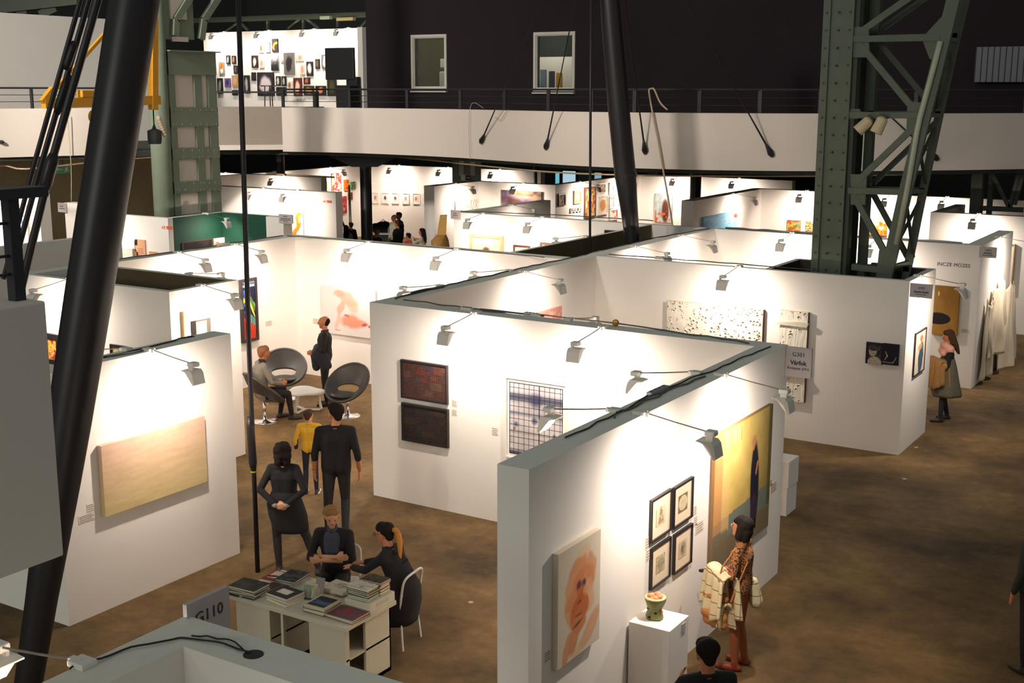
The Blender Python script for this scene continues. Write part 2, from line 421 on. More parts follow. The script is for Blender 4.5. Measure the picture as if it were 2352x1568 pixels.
# mezzanine --------------------------------------------------------------
FX = [(-160, 369), (0, 362), (210, 356), (330, 351), (500, 347), (650, 348), (800, 351), (930, 356), (1050, 362), (1150, 369), (1250, 376), (1350, 382), (1450, 386), (1600, 390), (1740, 392), (1880, 393), (2100, 392), (2352, 388), (2520, 384)]
FP = [at_z(x, y, 4.1)[:2] for x, y in FX]
def smooth_path(P, k=5):
    P = [np.array(p, float) for p in P]; out = []
    for i in range(len(P)-1):
        p0 = P[max(i-1, 0)]; p1 = P[i]; p2 = P[i+1]; p3 = P[min(i+2, len(P)-1)]
        for j in range(k):
            t = j/k
            out.append(.5*((2*p1)+(-p0+p2)*t+(2*p0-5*p1+4*p2-p3)*t*t+(-p0+3*p1-3*p2+p3)*t**3))
    out.append(P[-1]); return out
FC = smooth_path(FP, 5)
def offset_path(P, d):
    out = []
    for i, p in enumerate(P):
        t = P[min(i+1, len(P)-1)]-P[max(i-1, 0)]; t = t/np.linalg.norm(t)
        out.append(p+np.array([-t[1], t[0]])*d)
    return out
def strip(name, label, P, d, z0, z1, m, cat='balcony'):
    Q = offset_path(P, d); b = MB(); vs = []; n = len(P)
    for p, q in zip(P, Q): vs += [(p[0], p[1], z0), (p[0], p[1], z1), (q[0], q[1], z1), (q[0], q[1], z0)]
    fs = []
    for i in range(n-1):
        a = i*4; c = a+4
        fs += [(a, a+1, c+1, c), (a+1, a+2, c+2, c+1), (a+2, a+3, c+3, c+2), (a+3, a, c, c+3)]
    fs += [(3, 2, 1, 0), ((n-1)*4, (n-1)*4+1, (n-1)*4+2, (n-1)*4+3)]
    b.add(vs, fs); o = b.build(name, m); autosmooth(o, 35)
    return tag(o, label, cat, kind='structure')
ig = next(i for i, p in enumerate(FC) if i >= 5*4+1)
strip('trim_balcony_left', 'white curved balcony front at the left, behind the big mast', FC[:ig-6], .25, 4.1, 5.33, M_FASCIA)
strip('trim_balcony', 'long white curved balcony front across the hall', FC[ig+4:], .25, 4.1, 5.33, M_FASCIA)
pts = [tuple(p+np.array([0, .26])) for p in FC]+[(8, 46), (-44, 46), (-44, 12)]
b = MB(); n = len(pts)
b.add([(p[0], p[1], 4.0) for p in pts]+[(p[0], p[1], 4.14) for p in pts], [tuple(range(n))[::-1], tuple(range(n, 2*n))]+[(i, (i+1) % n, (i+1) % n+n, i+n) for i in range(n)])
tag(b.build('ceiling_under_balcony', M_SOFFIT), 'dark underside of the balcony', 'ceiling', kind='structure')
# ramp piece in the gap
g0, g1 = FC[ig-7], FC[ig+5]
rp = thing('stair_gap_panel', 'grey glass panelled stair landing beside the left green column', 'stair', (g0[0], g0[1]+.6, 4.14))
bb = MB().bar((g0[0], g0[1]+.9, 4.75), (g1[0]+.3, g1[1]+.9, 4.75), .06, 1.2); bb.build('panel', mat('grey_landing_panel', (150, 138, 124), .5), rp, world=True)
for t in (.35, .98):
    q = Vector((g0[0], g0[1]+.7, 0)).lerp(Vector((g1[0]+.3, g1[1]+.7, 0)), t)
    MB().box(q.x-.06, q.x+.06, q.y-.06, q.y+.06, 4.14, 5.75).build('post', M_STEELD, rp, world=True)
MB().bar((g0[0], g0[1]+.7, 5.75), (g1[0]+.3, g1[1]+.7, 5.75), .05, .05).build('handrail', M_RAILING, rp, world=True)
MB().bar((g0[0], g0[1]+.7, 4.22), (g1[0]+.3, g1[1]+.7, 4.22), .2, .14).build('sill', M_FASCIA, rp, world=True)

# railing along the balcony
def railing(name, label, P, z0, h, every):
    Q = offset_path(P, .12); base = Q[0]
    t = thing(name, label, 'railing', (base[0], base[1], z0))
    MB().tube([(p[0], p[1], z0+h) for p in Q], .028, 6).build('handrail', M_RAILING, t, world=True)
    for k in (.33, .66):
        MB().tube([(p[0], p[1], z0+h*k) for p in Q], .008, 4).build('wire', M_RAILING, t, world=True)
    for p in Q[::every]:
        MB().box(p[0]-.045, p[0]+.045, p[1]-.02, p[1]+.02, z0, z0+h).build('post', M_RAILING, t, world=True)
railing('balcony_railing', 'dark steel railing on the long curved balcony', FC[ig+4:], 5.33, .50, 5)
railing('balcony_railing', 'dark steel railing on the left balcony behind the mast', FC[:ig-6], 5.33, .52, 7)

# service pipe under the balcony front
PP = [(-160, 398), (0, 381), (60, 388), (220, 372), (330, 362), (500, 353), (800, 355), (950, 364), (1100, 380), (1250, 394), (1400, 401), (1600, 404), (1890, 404), (2100, 399), (2250, 391), (2450, 384)]
pp = smooth_path([at_z(x, y, 3.92) for x, y in PP], 4)
tag(MB().tube(pp, .022, 6).build('service_pipe', mat('brass_pipe', (200, 176, 144), .4, metal=.3), smooth=True), 'thin pale pipe hanging below the balcony front', 'pipe')

# black clad upper wall with two windows
BY = 31.6
def opening(px0, py0, px1, py1):
    a = at_y(px0, py0, BY); c = at_y(px1, py1, BY); return a[0], c[0], c[2], a[2]
WINS = [opening(946, 82, 1026, 205), opening(1228, 76, 1319, 208)]
bx0 = at_y(842, 150, BY)[0]
b = MB(); xs = bx0
for (wx0, wx1, wz0, wz1) in WINS:
    b.box(xs, wx0, BY, BY+.3, 4.14, 14); b.box(wx0, wx1, BY, BY+.3, 4.14, wz0); b.box(wx0, wx1, BY, BY+.3, wz1, 14); xs = wx1
b.box(xs, 8, BY, BY+.3, 4.14, 14)
tag(b.build('wall_upper_black', M_BLACKWALL), 'black clad upper wall behind the balcony', 'wall', kind='structure')
def vgrad(c0, c1, seed, extra=None):
    def fn(U, V):
        k = fbm(U, V, 4, seed)[..., None]; img = np.array(c0)*(1-k)+np.array(c1)*k
        return extra(img, U, V) if extra else img
    return fn
for i, (wx0, wx1, wz0, wz1) in enumerate(WINS):
    w = wx1-wx0; h = wz1-wz0
    t = tag(thing('window_%d' % (i+1), ['white framed window with an olive green room behind', 'white framed window showing a bright wall with paintings'][i], 'window', ((wx0+wx1)/2, BY, wz0)), kind='structure')
    f = .055
    m = MB()
    m.box(-w/2-.02, -w/2+f, -.04, .1, -.02, h+.02); m.box(w/2-f, w/2+.02, -.04, .1, -.02, h+.02)
    m.box(-w/2+f, w/2-f, -.04, .1, h-f, h+.02); m.box(-w/2+f, w/2-f, -.04, .1, -.02, f)
    m.build('window_frame', M_WINF, t)
    m = MB(); g = f+.03
    m.box(-w/2+f, -w/2+g, 0, .08, f, h-f); m.box(w/2-g, w/2-f, 0, .08, f, h-f); m.box(-w/2+g, w/2-g, 0, .08, h-g, h-f); m.box(-w/2+g, w/2-g, 0, .08, f, g)
    m.build('sash', M_WINF, t)
    MB().box(-w/2+g, w/2-g, .04, .05, g, h-g).build('pane', mat('clear_window_pane', (235, 240, 235), .03, var=0, trans=1.0, spec=.3), t)
    MB().box(-w/2-.03, w/2+.03, -.1, .0, -.09, -.05).build('window_sill', M_WINF, t)
    # the room behind the window
    rm = mat('olive_room_wall', (96, 92, 52), .9, var=.3, scale=1.2) if i == 0 else mat('dim_green_room', (52, 58, 48), .9, var=.2)
    rx0, rx1, ry0, ry1, rz0, rz1 = max(wx0-2.4, bx0+.12), wx1+.3, BY+.3, BY+2.6, wz0-.6, wz1+.6
    m = MB(); m.box(rx0, rx1, ry1, ry1+.1, rz0, rz1); m.box(rx0-.1, rx0, ry0, ry1, rz0, rz1); m.box(rx1, rx1+.1, ry0, ry1, rz0, rz1); m.box(rx0, rx1, ry0, ry1, rz0-.1, rz0); m.box(rx0, rx1, ry0, ry1, rz1, rz1+.1)
    tag(m.build('wall_window_room_%d' % (i+1), rm), ['olive walls of the room behind the left upper window', 'dim walls of the room behind the right upper window'][i], 'wall', kind='structure')
    ld = bpy.data.lights.new('room_lamp', 'POINT'); ld.energy = [40, 90][i]; ld.shadow_soft_size = .1; ld.color = (1, .93, .8)
    o = bpy.data.objects.new('room_lamp', ld); COL.objects.link(o); o.location = (wx0-.5, BY+.8, wz1+.35)
    if i == 0:
        m = MB(); m.rbox(-.95, -.68, 1.9, 2.1, h*.42, h*.6, .03); tag(m.build('paper_lampshade', M_WHITE, None, loc=((wx0+wx1)/2, BY, wz0)), 'white lampshade seen in the left upper window', 'lamp')
        m = MB(); m.rbox(-.85, -.6, 1.7, 1.95, -.1, h*.35, .04); tag(m.build('white_chair_back', M_WHITE, None, loc=((wx0+wx1)/2, BY, wz0)), 'white chair back seen in the left upper window', 'chair')
    else:
        tag(MB().box(wx0-1.8, wx1+.0, BY+2.0, BY+2.08, wz0-.5, wz0+h*.62).build('wall_window_panel', M_WALL), 'white panel seen through the right upper window', 'wall', kind='structure')
        for k, (x, ww, cc, nm) in enumerate([(-.42, .22, (150, 165, 185), 'blue grey'), (-.12, .2, (70, 60, 70), 'dark violet'), (.14, .2, (226, 168, 40), 'yellow')]):
            q = thing('abstract_canvas', 'tall %s canvas seen through the right upper window' % nm, 'painting', ((wx0+wx1)/2+x-1.12, BY+1.99, wz0-.35), 0, 'canvases behind the upper window')
            canvas('canvas', ww, .98-.05*k, vgrad(cc, tuple(v*.6 for v in cc), 40+k), q, -.02, thick=.02, res=12)

# gallery wall on the upper level, roof and outer shell
GY = 36.0
gx0 = at_y(470, 150, GY)[0]; gx1 = at_y(822, 150, GY)[0]; gz1 = at_y(640, 70, GY)[2]
wall('wall_gallery', 'bright white upper gallery wall hung with many small photographs', gx0, gx1, GY, GY+.2, z1=gz1, z0=4.14)
px0 = at_y(822, 150, 34.5)
wall('wall_gallery_end', 'pale grey end panel right of the gallery photographs', px0[0], px0[0]+.22, 34.5, 36.0, z1=at_y(830, 62, 34.5)[2], z0=at_y(830, 216, 34.5)[2]-.6)
wall('wall_upper_left', 'large plain white upper wall at the left behind the mast', -33.2, -33.0, 10, 29.6, z1=at_x(120, 36, -33.0)[2], z0=4.14)
wall('wall_olive', 'olive brown wall under the left balcony', -32.9, -32.7, 16, 30.9, z1=4.0, px=M_OLIVE, ny=M_OLIVE)
for nm, lb, a in [('wall_outer_back', 'dark outer wall of the hall at the back', (-60, 22, 48, 48.3)), ('wall_outer_left', 'dark outer wall of the hall at the left', (-46.3, -46, -4, 48))]:
    wall(nm, lb, *a, z1=16, ny=M_SOFFIT, px=M_SOFFIT, top=M_SOFFIT)

# far glass doors with daylight under the balcony
for k, (p0, p1, cc) in enumerate([((1276, 397), (1286, 424), (120, 205, 215)), ((1293, 392), (1323, 420), (190, 225, 240)), ((1366, 396), (1400, 420), (150, 180, 190))]):
    a = at_y(*p0, 46.5); c = at_y(*p1, 46.5)
    t = tag(thing('door_%d' % (k+1), ['narrow', 'wide', 'dim'][k]+' far glass door glowing with bluish daylight', 'door', ((a[0]+c[0])/2, 46.5, 0)), kind='structure')
    w = c[0]-a[0]
    m = MB(); m.box(-w/2-.08, -w/2, -.05, .05, 0, a[2]+.08); m.box(w/2, w/2+.08, -.05, .05, 0, a[2]+.08); m.box(-w/2, w/2, -.05, .05, a[2], a[2]+.08); m.box(-w/2, w/2, -.05, .05, 1.0, 1.06)
    m.build('door_frame', mat('teal_door_frame', (60, 92, 80), .5), t)
    MB().box(-w/2, w/2, 0, .02, 0, a[2]).build('pane', mat('daylit_glass_%d' % k, cc, .2, var=.05, emit=.8), t)
wall('wall_under_back', 'dark green wall under the balcony behind the framed pictures', -24, -14.4, 45, 45.2, z1=4.0, ny=mat('dark_green_render', (60, 66, 52), .9))

# ================================================================== columns, masts and cables
def bars(parent, name, m, lst, w, h, up=(0, 1, 0)):
    for p, q in lst: MB().bar(p, q, w, h, up).build(name, m, parent, world=True)
# lattice column on the right
YF, YB = 20.5, 21.15
def nf(x, y): return at_y(x, y, YF)
def nb_(x, y): return at_y(x+44, y-4, YB)
base = nf(1915, 620)
lc = thing('lattice_column', 'tall green riveted lattice column standing in the storage box at right', 'column', (base[0], YF, 0))
xl = nf(1884, 300)[0]; xr = nf(1948, 300)[0]
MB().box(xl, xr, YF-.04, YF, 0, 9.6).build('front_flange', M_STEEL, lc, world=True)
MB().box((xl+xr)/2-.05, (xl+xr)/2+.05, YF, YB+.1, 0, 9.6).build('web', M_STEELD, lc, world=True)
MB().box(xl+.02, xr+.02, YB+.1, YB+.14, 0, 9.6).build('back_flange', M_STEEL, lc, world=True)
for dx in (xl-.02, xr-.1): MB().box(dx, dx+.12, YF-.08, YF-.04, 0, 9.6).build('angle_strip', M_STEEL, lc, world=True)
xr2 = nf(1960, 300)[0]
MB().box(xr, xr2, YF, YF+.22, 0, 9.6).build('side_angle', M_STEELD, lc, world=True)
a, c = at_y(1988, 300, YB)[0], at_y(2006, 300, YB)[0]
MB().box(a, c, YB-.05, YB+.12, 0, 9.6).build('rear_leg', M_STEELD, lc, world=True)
b = MB()
for z in np.arange(2.0, 9.5, .28):
    for x in (xl+.04, (xl+xr)/2, xr-.04):
        b.box(x-.014, x+.014, YF-.1, YF-.04, z, z+.028)
tag(b.build('rivet', M_STEELD, lc, world=True), kind='stuff')
chF = [(2225, -140), (2190, 0), (2150, 165), (2115, 300), (2080, 440), (2038, 625), (2006, 760)]
chB = [(2232, -60), (2196, 88), (2157, 265), (2120, 440), (2088, 600), (2060, 730)]
for i in range(len(chF)-1): MB().bar(nf(*chF[i]), nf(*chF[i+1]), .2, .1, (0, 1, 0)).build('inclined_leg', M_STEEL, lc, world=True)
for i in range(len(chB)-1): MB().bar(at_y(*chB[i], YB), at_y(*chB[i+1], YB), .12, .1, (0, 1, 0)).build('inclined_leg', M_STEEL, lc, world=True)
pt = [nf(x+12, y)+np.array([0, -.09, 0]) for x, y in [(2151, 95), (2133, 165), (2105, 268), (2098, 300), (2074, 440), (2050, 560)]]
MB().tube(pt, .045, 8).build('pale_conduit', mat('pale_green_conduit', (186, 190, 164), .4), lc, world=True, smooth=True)
HZ = [((1955, 90), (2160, 86)), ((1952, 264), (2122, 265)), ((1950, 437), (2085, 441)), ((1958, 612), (2050, 622))]
bars(lc, 'horizontal_strut', M_STEEL, [(nf(*p), nf(*q)) for p, q in HZ], .1, .12)
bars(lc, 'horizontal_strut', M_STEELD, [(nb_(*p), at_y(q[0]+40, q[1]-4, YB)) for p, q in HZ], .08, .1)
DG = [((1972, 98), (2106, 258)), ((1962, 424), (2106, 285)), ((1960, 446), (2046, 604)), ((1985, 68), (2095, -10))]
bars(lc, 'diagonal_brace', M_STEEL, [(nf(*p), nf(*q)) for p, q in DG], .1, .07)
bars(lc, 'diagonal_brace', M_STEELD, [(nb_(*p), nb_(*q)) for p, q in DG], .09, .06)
for p, q in zip([(2152, 88), (2112, 266), (2080, 441), (2042, 615)], [(2198, 92), (2160, 264), (2122, 438), (2088, 602)]):
    MB().bar(nf(*p), at_y(*q, YB), .08, .06).build('cross_strut', M_STEEL, lc, world=True)
for p, q in [((2152, 95), (2150, 258)), ((2100, 275), (2128, 430)), ((2080, 448), (2098, 590)), ((2176, 10), (2160, 85))]:
    MB().bar(nf(*p), at_y(*q, YB), .05, .03).build('lacing_bar', M_STEELD, lc, world=True)
for p, q in [((2112, 262), (2186, 110)), ((2082, 436), (2150, 285)), ((2040, 600), (2115, 455))]:
    MB().bar(nf(*p), at_y(*q, YB), .05, .03).build('lacing_bar', M_STEELD, lc, world=True)
GP = [[(1958, 62), (1996, 62), (1998, 132), (1958, 132)], [(2118, 88), (2190, 10), (2200, 20), (2165, 88), (2150, 140), (2136, 135)], [(2086, 232), (2122, 236), (2118, 312), (2082, 308)],
      [(1955, 400), (1992, 400), (1988, 470), (1955, 470)], [(2020, 574), (2062, 580), (2040, 650), (2012, 646)], [(1952, 250), (1975, 250), (1985, 270), (1952, 275)]]
for g in GP:
    v = [nf(*p) for p in g]; n = len(v)
    MB().add([tuple(p+np.array([0, -.03, 0])) for p in v]+[tuple(p+np.array([0, .03, 0])) for p in v], [tuple(range(n)), tuple(range(n, 2*n))[::-1]]+[(i, (i+1) % n, (i+1) % n+n, i+n) for i in range(n)]).build('gusset_plate', M_STEEL, lc, world=True)
# two cream spotlights hanging on the column
for k, (p, dr) in enumerate([((1997, 272), (-.7, -.2, -.75)), ((2030, 270), (-.35, -.2, -.9))]):
    a = Vector(nf(*p))-Vector((0, .12, 0)); d = Vector(dr).normalized()
    t = thing('cream_spotlight', ['left cream can spotlight hanging from the lattice column', 'right cream can spotlight hanging from the lattice column'][k], 'spotlight', a, 0, 'cream can spotlights')
    e = a+Vector((0, 0, -.06))
    MB().tube([a, e], .012, 6).build('yoke', M_CREAM, t, world=True)
    MB().tube([e-d*.08, e-d*.04, e, e+d*.2], [.05, .085, .09, .1], 14).build('can', M_CREAM, t, world=True, smooth=False)
    MB().tube([e-d*.1, e-d*.078], .075, 12).build('end_cap', M_STEELD, t, world=True)
# second, far lattice column at right
def nr(x, y): return at_y(x, y, 33.6)
fc = thing('lattice_column', 'far dark green lattice column at the right edge under the balcony', 'column', (nr(2262, 480)[0], 33.6, 0))
MB().box(nr(2232, 400)[0], nr(2258, 400)[0], 33.6, 33.9, 0, 4.0).build('leg', M_STEELD, fc, world=True)
MB().box(nr(2266, 400)[0], nr(2276, 400)[0], 33.9, 34.1, 0, 4.0).build('leg', M_STEELD, fc, world=True)
for p, q in [((2278, 395), (2320, 480)), ((2345, 385), (2318, 482)), ((2352, 392), (2330, 470))]: MB().bar(nr(*p), nr(*q), .1, .1, (0, 1, 0)).build('brace', M_STEELD, fc, world=True)
MB().bar(nr(2258, 478), nr(2350, 482), .12, .12, (0, 1, 0)).build('strut', M_STEELD, fc, world=True)

# riveted column at left with white infill panels
XC = -22.95
def nl(x, y): return at_x(x, y, XC)
y0, y1 = nl(395, 430)[1], nl(503, 430)[1]
rc = thing('riveted_column', 'broad green riveted column with white infill panels at left', 'column', (XC, (y0+y1)/2, 0))
zt = nl(450, 120)[2]
MB().box(XC-.5, XC-.12, y0+.02, y1-.02, 0, zt).build('core', M_STEELD, rc, world=True)
def yy(px): return nl(px, 330)[1]
MB().box(XC-.12, XC-.06, yy(402), yy(490), 2.0, zt-.4).build('white_panel', M_FASCIA, rc, world=True)
for a, c in [(395, 409), (453, 470), (484, 503)]:
    MB().box(XC-.06, XC, yy(a), yy(c), 0, zt).build('vertical_plate', M_STEELL, rc, world=True)
for a, c in [(120, 172), (247, 291), (339, 365), (415, 441), (490, 560)]:
    z1_, z0_ = nl(450, a)[2], nl(450, c)[2]
    MB().box(XC-.05, XC+.02, yy(395), yy(503), z0_, z1_).build('batten_plate', M_STEELL, rc, world=True)
b = MB()
for a in (252, 285, 345, 360, 420, 436):
    for xx in (399, 406, 420, 440, 456, 463, 476, 490, 498):
        q = nl(xx, a); b.box(XC+.02, XC+.035, yy(xx)-.012, yy(xx)+.012, q[2]-.012, q[2]+.012)
tag(b.build('rivet', M_STEELL, rc, world=True), kind='stuff')
MB().tube([(XC-.2, y0-.1, 0), (XC-.2, y0-.1, 10)], .24, 16).build('round_leg', M_STEELL, rc, world=True, smooth=True)
MB().box(XC-.5, XC-.1, y0+.02, y1-.5, zt+.3, 10).build('upper_core', M_STEELL, rc, world=True)
zz = nl(430, 45)[2]
MB().box(XC-.1, XC-.04, yy(411), yy(446), zz, 10).build('white_panel', M_FASCIA, rc, world=True)
MB().box(XC-.1, XC-.04, yy(413), yy(447), nl(430, 96)[2], nl(430, 85)[2]).build('white_panel', M_FASCIA, rc, world=True)
for p, q in [((402, 82), (404, 45)), ((404, 45), (440, -12)), ((462, 90), (468, 45)), ((468, 45), (505, -12))]:
    MB().bar(nl(*p), nl(*q), .17, .1, (1, 0, 0)).build('brace', M_STEELL, rc, world=True)
MB().box(XC-.3, XC+.12, yy(393), yy(508), zt, zt+.03).build('cap_plate', M_STEELL, rc, world=True)

# yellow jib crane
CX = -22.2
def nj(x, y): return at_x(x, y, CX)
jc = thing('jib_crane', 'yellow wall jib crane beside the left green column', 'crane', tuple(nj(355, 250)))
MB().bar(nj(352, 252), nj(352, 40), .16, .16, (1, 0, 0)).build('mast_post', M_YELLOW, jc, world=True)
MB().bar(nj(100, 238), nj(365, 230), .14, .2, (0, 0, 1)).build('beam', M_YELLOW, jc, world=True)
MB().bar(nj(98, 236), nj(122, 205), .14, .12, (1, 0, 0)).build('end_stop', M_YELLOW, jc, world=True)
MB().bar(nj(112, 222), nj(345, -40), .07, .07, (1, 0, 0)).build('tie_rod', M_YELLOW, jc, world=True)
MB().rbox(CX-.1, CX+.1, nj(182, 215)[1], nj(222, 215)[1], nj(200, 224)[2], nj(200, 207)[2], .02).build('trolley', M_YELLOW, jc, world=True)
q = nj(217, 268); MB().ball(q, .12, .14, .16).build('hook_block', M_YELLOW, jc, world=True, smooth=True)
q = nj(355, 310); tag(MB().lathe([(.14, -.2), (.16, -.1), (.16, .1), (.05, .14), (.03, .2), (.015, .25), (.015, float(nj(355, 232)[2]-q[2]))], q, 12).build('hanging_bell_lamp', M_BLACK, smooth=False), 'black bell shaped lamp hanging beside the left green column', 'lamp')
tt = thing('chain_hoist', 'tangled chain hoist hanging on the left green column', 'hoist', tuple(nj(360, 280)))
for k in range(7):
    q = nj(356+k*2.2, 272+k*6)+np.array([.12, 0, 0]); MB().ball(q, .06, .05, .07, 8, 6).build('link', M_CABLEW, tt, world=True, smooth=True)

# big dark mast near left
p0 = Vector(at_z(36, 1760, 0)); p1 = Vector(at_d(335, -170, 10.6))
L = [p0.lerp(p1, t) for t in np.linspace(0, 1, 15)]
rr = [.10, .115, .125, .135, .155, .172, .184, .19, .195, .197, .198, .2, .2, .2, .2]
t = thing('steel_mast', 'huge near black steel mast leaning across the left of the view', 'mast', p0)
MB().tube(L, rr, 32).build('shaft', M_BLACKSTEEL, t, world=True, smooth=True)
MB().tube([p0, p0+Vector((0, 0, .1))], .22, 20).build('foot_plate', M_BLACKSTEEL, t, world=True)
# second mast in the alley
p0 = Vector(at_x(1456, 640, -11.55)); p0.z = 0; p0 = Vector((-11.55, float(at_x(1454, 560, -11.55)[1]), 0))
dd = float((np.array(p0))@_fh)
def n2(x, y): return Vector(at_d(x, y, dd))
t = thing('steel_mast', 'slender black steel mast rising out of the storage alley', 'mast', p0)
pm = [p0, n2(1452, 548), n2(1445, 480), n2(1436, 400), n2(1421, 250), n2(1408, 100), n2(1400, 0), n2(1388, -150)]
MB().tube(pm, [.13, .155, .18, .22, .22, .205, .195, .18], 28).build('shaft', M_BLACKSTEEL, t, world=True, smooth=True)
MB().tube([n2(1438, 408), n2(1437, 398)], .232, 28).build('collar', M_BLACKSTEEL, t, world=True)
topm = n2(1388, -330)
# stays from the mast head to the balcony front
def fasc_pt(px, py):
    yb = np.interp(px, [x for x, y in FX], [y for x, y in FX])
    d = float(np.append(at_z(px, yb, 4.1)[:2], 0)@_fh); return Vector(at_d(px, py, d-.03))
for k, (px, py) in enumerate([(1105, 326), (1254, 340), (1482, 350), (1773, 356), (2152, 365)]):
    e = fasc_pt(px, py)
    t = thing('stay_cable', ['first', 'second', 'third', 'fourth', 'fifth'][k]+' black stay anchored to the balcony front, counted from the left', 'cable', e, 0, 'stays on the balcony front')
    d = (topm-e).normalized()
    MB().tube([e+d*.25, e+d*1.4, topm], [.022, .014, .012], 6).build('rod', M_BLACKSTEEL, t, world=True)
    MB().tube([e-d*.02, e+d*.06, e+d*.16, e+d*.3], [.05, .075, .05, .022], 10).build('anchor_fork', M_BLACKSTEEL, t, world=True, smooth=True)
    MB().tube([e, e+Vector((0, .25, 0))], .05, 10).build('pin', M_BLACKSTEEL, t, world=True)
e = fasc_pt(3, 326); tag(MB().ball(e, .1, .06, .05).build('stay_anchor', M_BLACKSTEEL, smooth=True), 'black anchor knob at the far left edge of the left balcony front', 'anchor')
# vertical rods
def vrod(label, p, D0, pxs, r, turn=None):
    t = thing('tie_rod', label, 'rod', p)
    q = [Vector(p)]+[Vector(at_d(x, y, D0)) for x, y in pxs]
    MB().tube(q, r, 10).build('rod', M_BLACKSTEEL, t, world=True, smooth=True)
    if turn:
        a, c = [Vector(at_d(x, y, D0)) for x, y in turn]
        MB().tube([a, a.lerp(c, .2), a.lerp(c, .85), c], [r*1.05, r*1.65, r*1.75, r*1.1], 12).build('turnbuckle', M_BLACKSTEEL, t, world=True, smooth=True)
        MB().tube([c.lerp(a, -.01), c.lerp(a, -.03)], r*1.15, 10).build('marking_band', mat('yellow_tape', (190, 180, 60), .6), t, world=True)
p = at_z(592, 1313, 0); vrod('long black vertical tie rod standing beside the book table', p, float(np.append(p[:2], 0)@_fh), [(583, 1080), (572, 800), (560, 400), (546, -40)], .03, ((573, 955), (582, 1080)))
p = np.array([-12.0, 22.3, 0]); vrod('thin black tie rod rising from the storage alley', p, float(p@_fh), [(1355, 540), (1356, 300), (1358, -40)], .026)
# three raking rods at the left edge
for k, (pts_, r) in enumerate([([(196, -40), (72, 400), (8, 640)], .017), ([(216, -40), (92, 388), (24, 640)], .02), ([(236, -40), (122, 360), (-10, 905)], .027)]):
    D0 = [8.6, 8.7, 8.4][k]; q = [Vector(at_d(x, y, D0)) for x, y in pts_]
    t = thing('raking_rod', ['thinnest raking black rod at the far left', 'middle raking black rod at the far left', 'thickest raking black rod at the far left'][k], 'rod', q[-1], 0, 'raking rods beside the big mast')
    MB().tube(q, r, 10).build('rod', M_BLACKSTEEL, t, world=True)
    a, c = [((172, 95), (150, 160)), ((160, 172), (130, 262)), ((124, 352), (100, 440))][k]
    a = Vector(at_d(*a, D0)); c = Vector(at_d(*c, D0))
    MB().tube([a, a.lerp(c, .2), a.lerp(c, .8), c], [r, r*1.6, r*1.6, r], 10).build('turnbuckle', M_BLACKSTEEL, t, world=True, smooth=True)
# near balcony end with railing at the left edge
e0 = at_d(126, 980, 6.1); BX = float(e0[0]); ye = float(e0[1])
bz1 = float(at_x(107, 690, BX)[2]); bz0 = float(at_x(147, 1276, BX)[2])
o = MB().rbox(BX-.26, BX, ye-3.6, ye, bz0, bz1, .012).build('trim_near_balcony', [M_FASCIA])
tag(o, 'end of the near balcony front at the left edge, grey beige', 'balcony', kind='structure')
t = thing('balcony_railing', 'near black railing post and handrail on the balcony end at left', 'railing', (BX-.12, ye-.3, bz1))
def nn(x, y): return at_x(x, y, BX-.13)
hz = float(nn(85, 436)[2]); yp = float(nn(30, 560)[1])
MB().box(BX-.2, BX-.06, ye-3.6, float(nn(90, 436)[1]), hz-.03, hz+.02).build('handrail', M_RAILING, t, world=True)
MB().box(BX-.16, BX-.1, yp-.03, yp+.03, bz1, hz-.03).build('post', M_RAILING, t, world=True)
for f_ in (.25, .42, .72): MB().tube([(BX-.13, ye-3.6, bz1+(hz-bz1)*f_), (BX-.13, yp, bz1+(hz-bz1)*f_)], .008, 6).build('wire', M_RAILING, t, world=True)
# black round columns under the balcony and far legs
for k, (px, w, lab, py) in enumerate([(843, 27, 'black round column under the balcony beside the visitors', 550), (1597, 26, 'black round column behind the blue painting', 450), (645, 20, 'far black column behind the white partitions', 400), (1232, 14, 'far slim dark column under the balcony', 420)]):
    D0 = [38.8, 41, 46, 47][k]; q = at_d(px, py, D0); r = w/2*D0/2918
    t = thing('round_column', lab, 'column', (q[0], q[1], 0))
    MB().lathe([(r*1.2, 0), (r*1.2, .05), (r, .06), (r, 3.4), (r, 4.0)], n=18).build('shaft', M_BLACKSTEEL, t, smooth=True)
    if k == 0:
        MB().prism([(-1.15, 4.0), (1.15, 4.0), (1.1, 3.85), (.4, 3.5), (-.4, 3.5), (-1.1, 3.85)], -.2, .2, 'y').build('capital_beam', M_BLACKSTEEL, t).rotation_euler = (0, 0, R(32))
# far green column with exit sign
q = at_d(1072, 400, 44); t = thing('green_column', 'far green steel column with white stripes and an exit sign', 'column', (q[0], q[1], 0), R(32))
MB().box(-.5, .5, -.2, .2, 0, 4.0).build('shaft', M_STEELL, t)
for x in (-.18, .22): MB().box(x-.08, x+.08, -.23, -.2, 2.9, 4.0).build('white_panel', M_FASCIA, t)
q = at_d(1069, 408, 43.7); t = thing('exit_sign', 'small white and black exit arrow sign on the far green column', 'sign', q, R(32))
MB().box(-.16, .16, -.02, .02, -.1, .1).build('board', M_WHITE, t)
MB().box(.0, .15, -.03, -.02, -.09, .09).build('black_field', M_BLACK, t)
MB().prism([(.03, -.012), (.09, -.012), (.09, -.04), (.13, 0), (.09, .04), (.09, .012), (.03, .012)], -.035, -.03, 'y').build('arrow', M_WHITE, t)
q = at_x(145, 388, -31); t = thing('exit_sign', 'green running man exit sign under the left balcony', 'sign', q, R(90))
MB().box(-.3, .3, -.02, .02, -.13, .13).build('board', mat('exit_green', (30, 120, 70), .5, emit=.15), t)
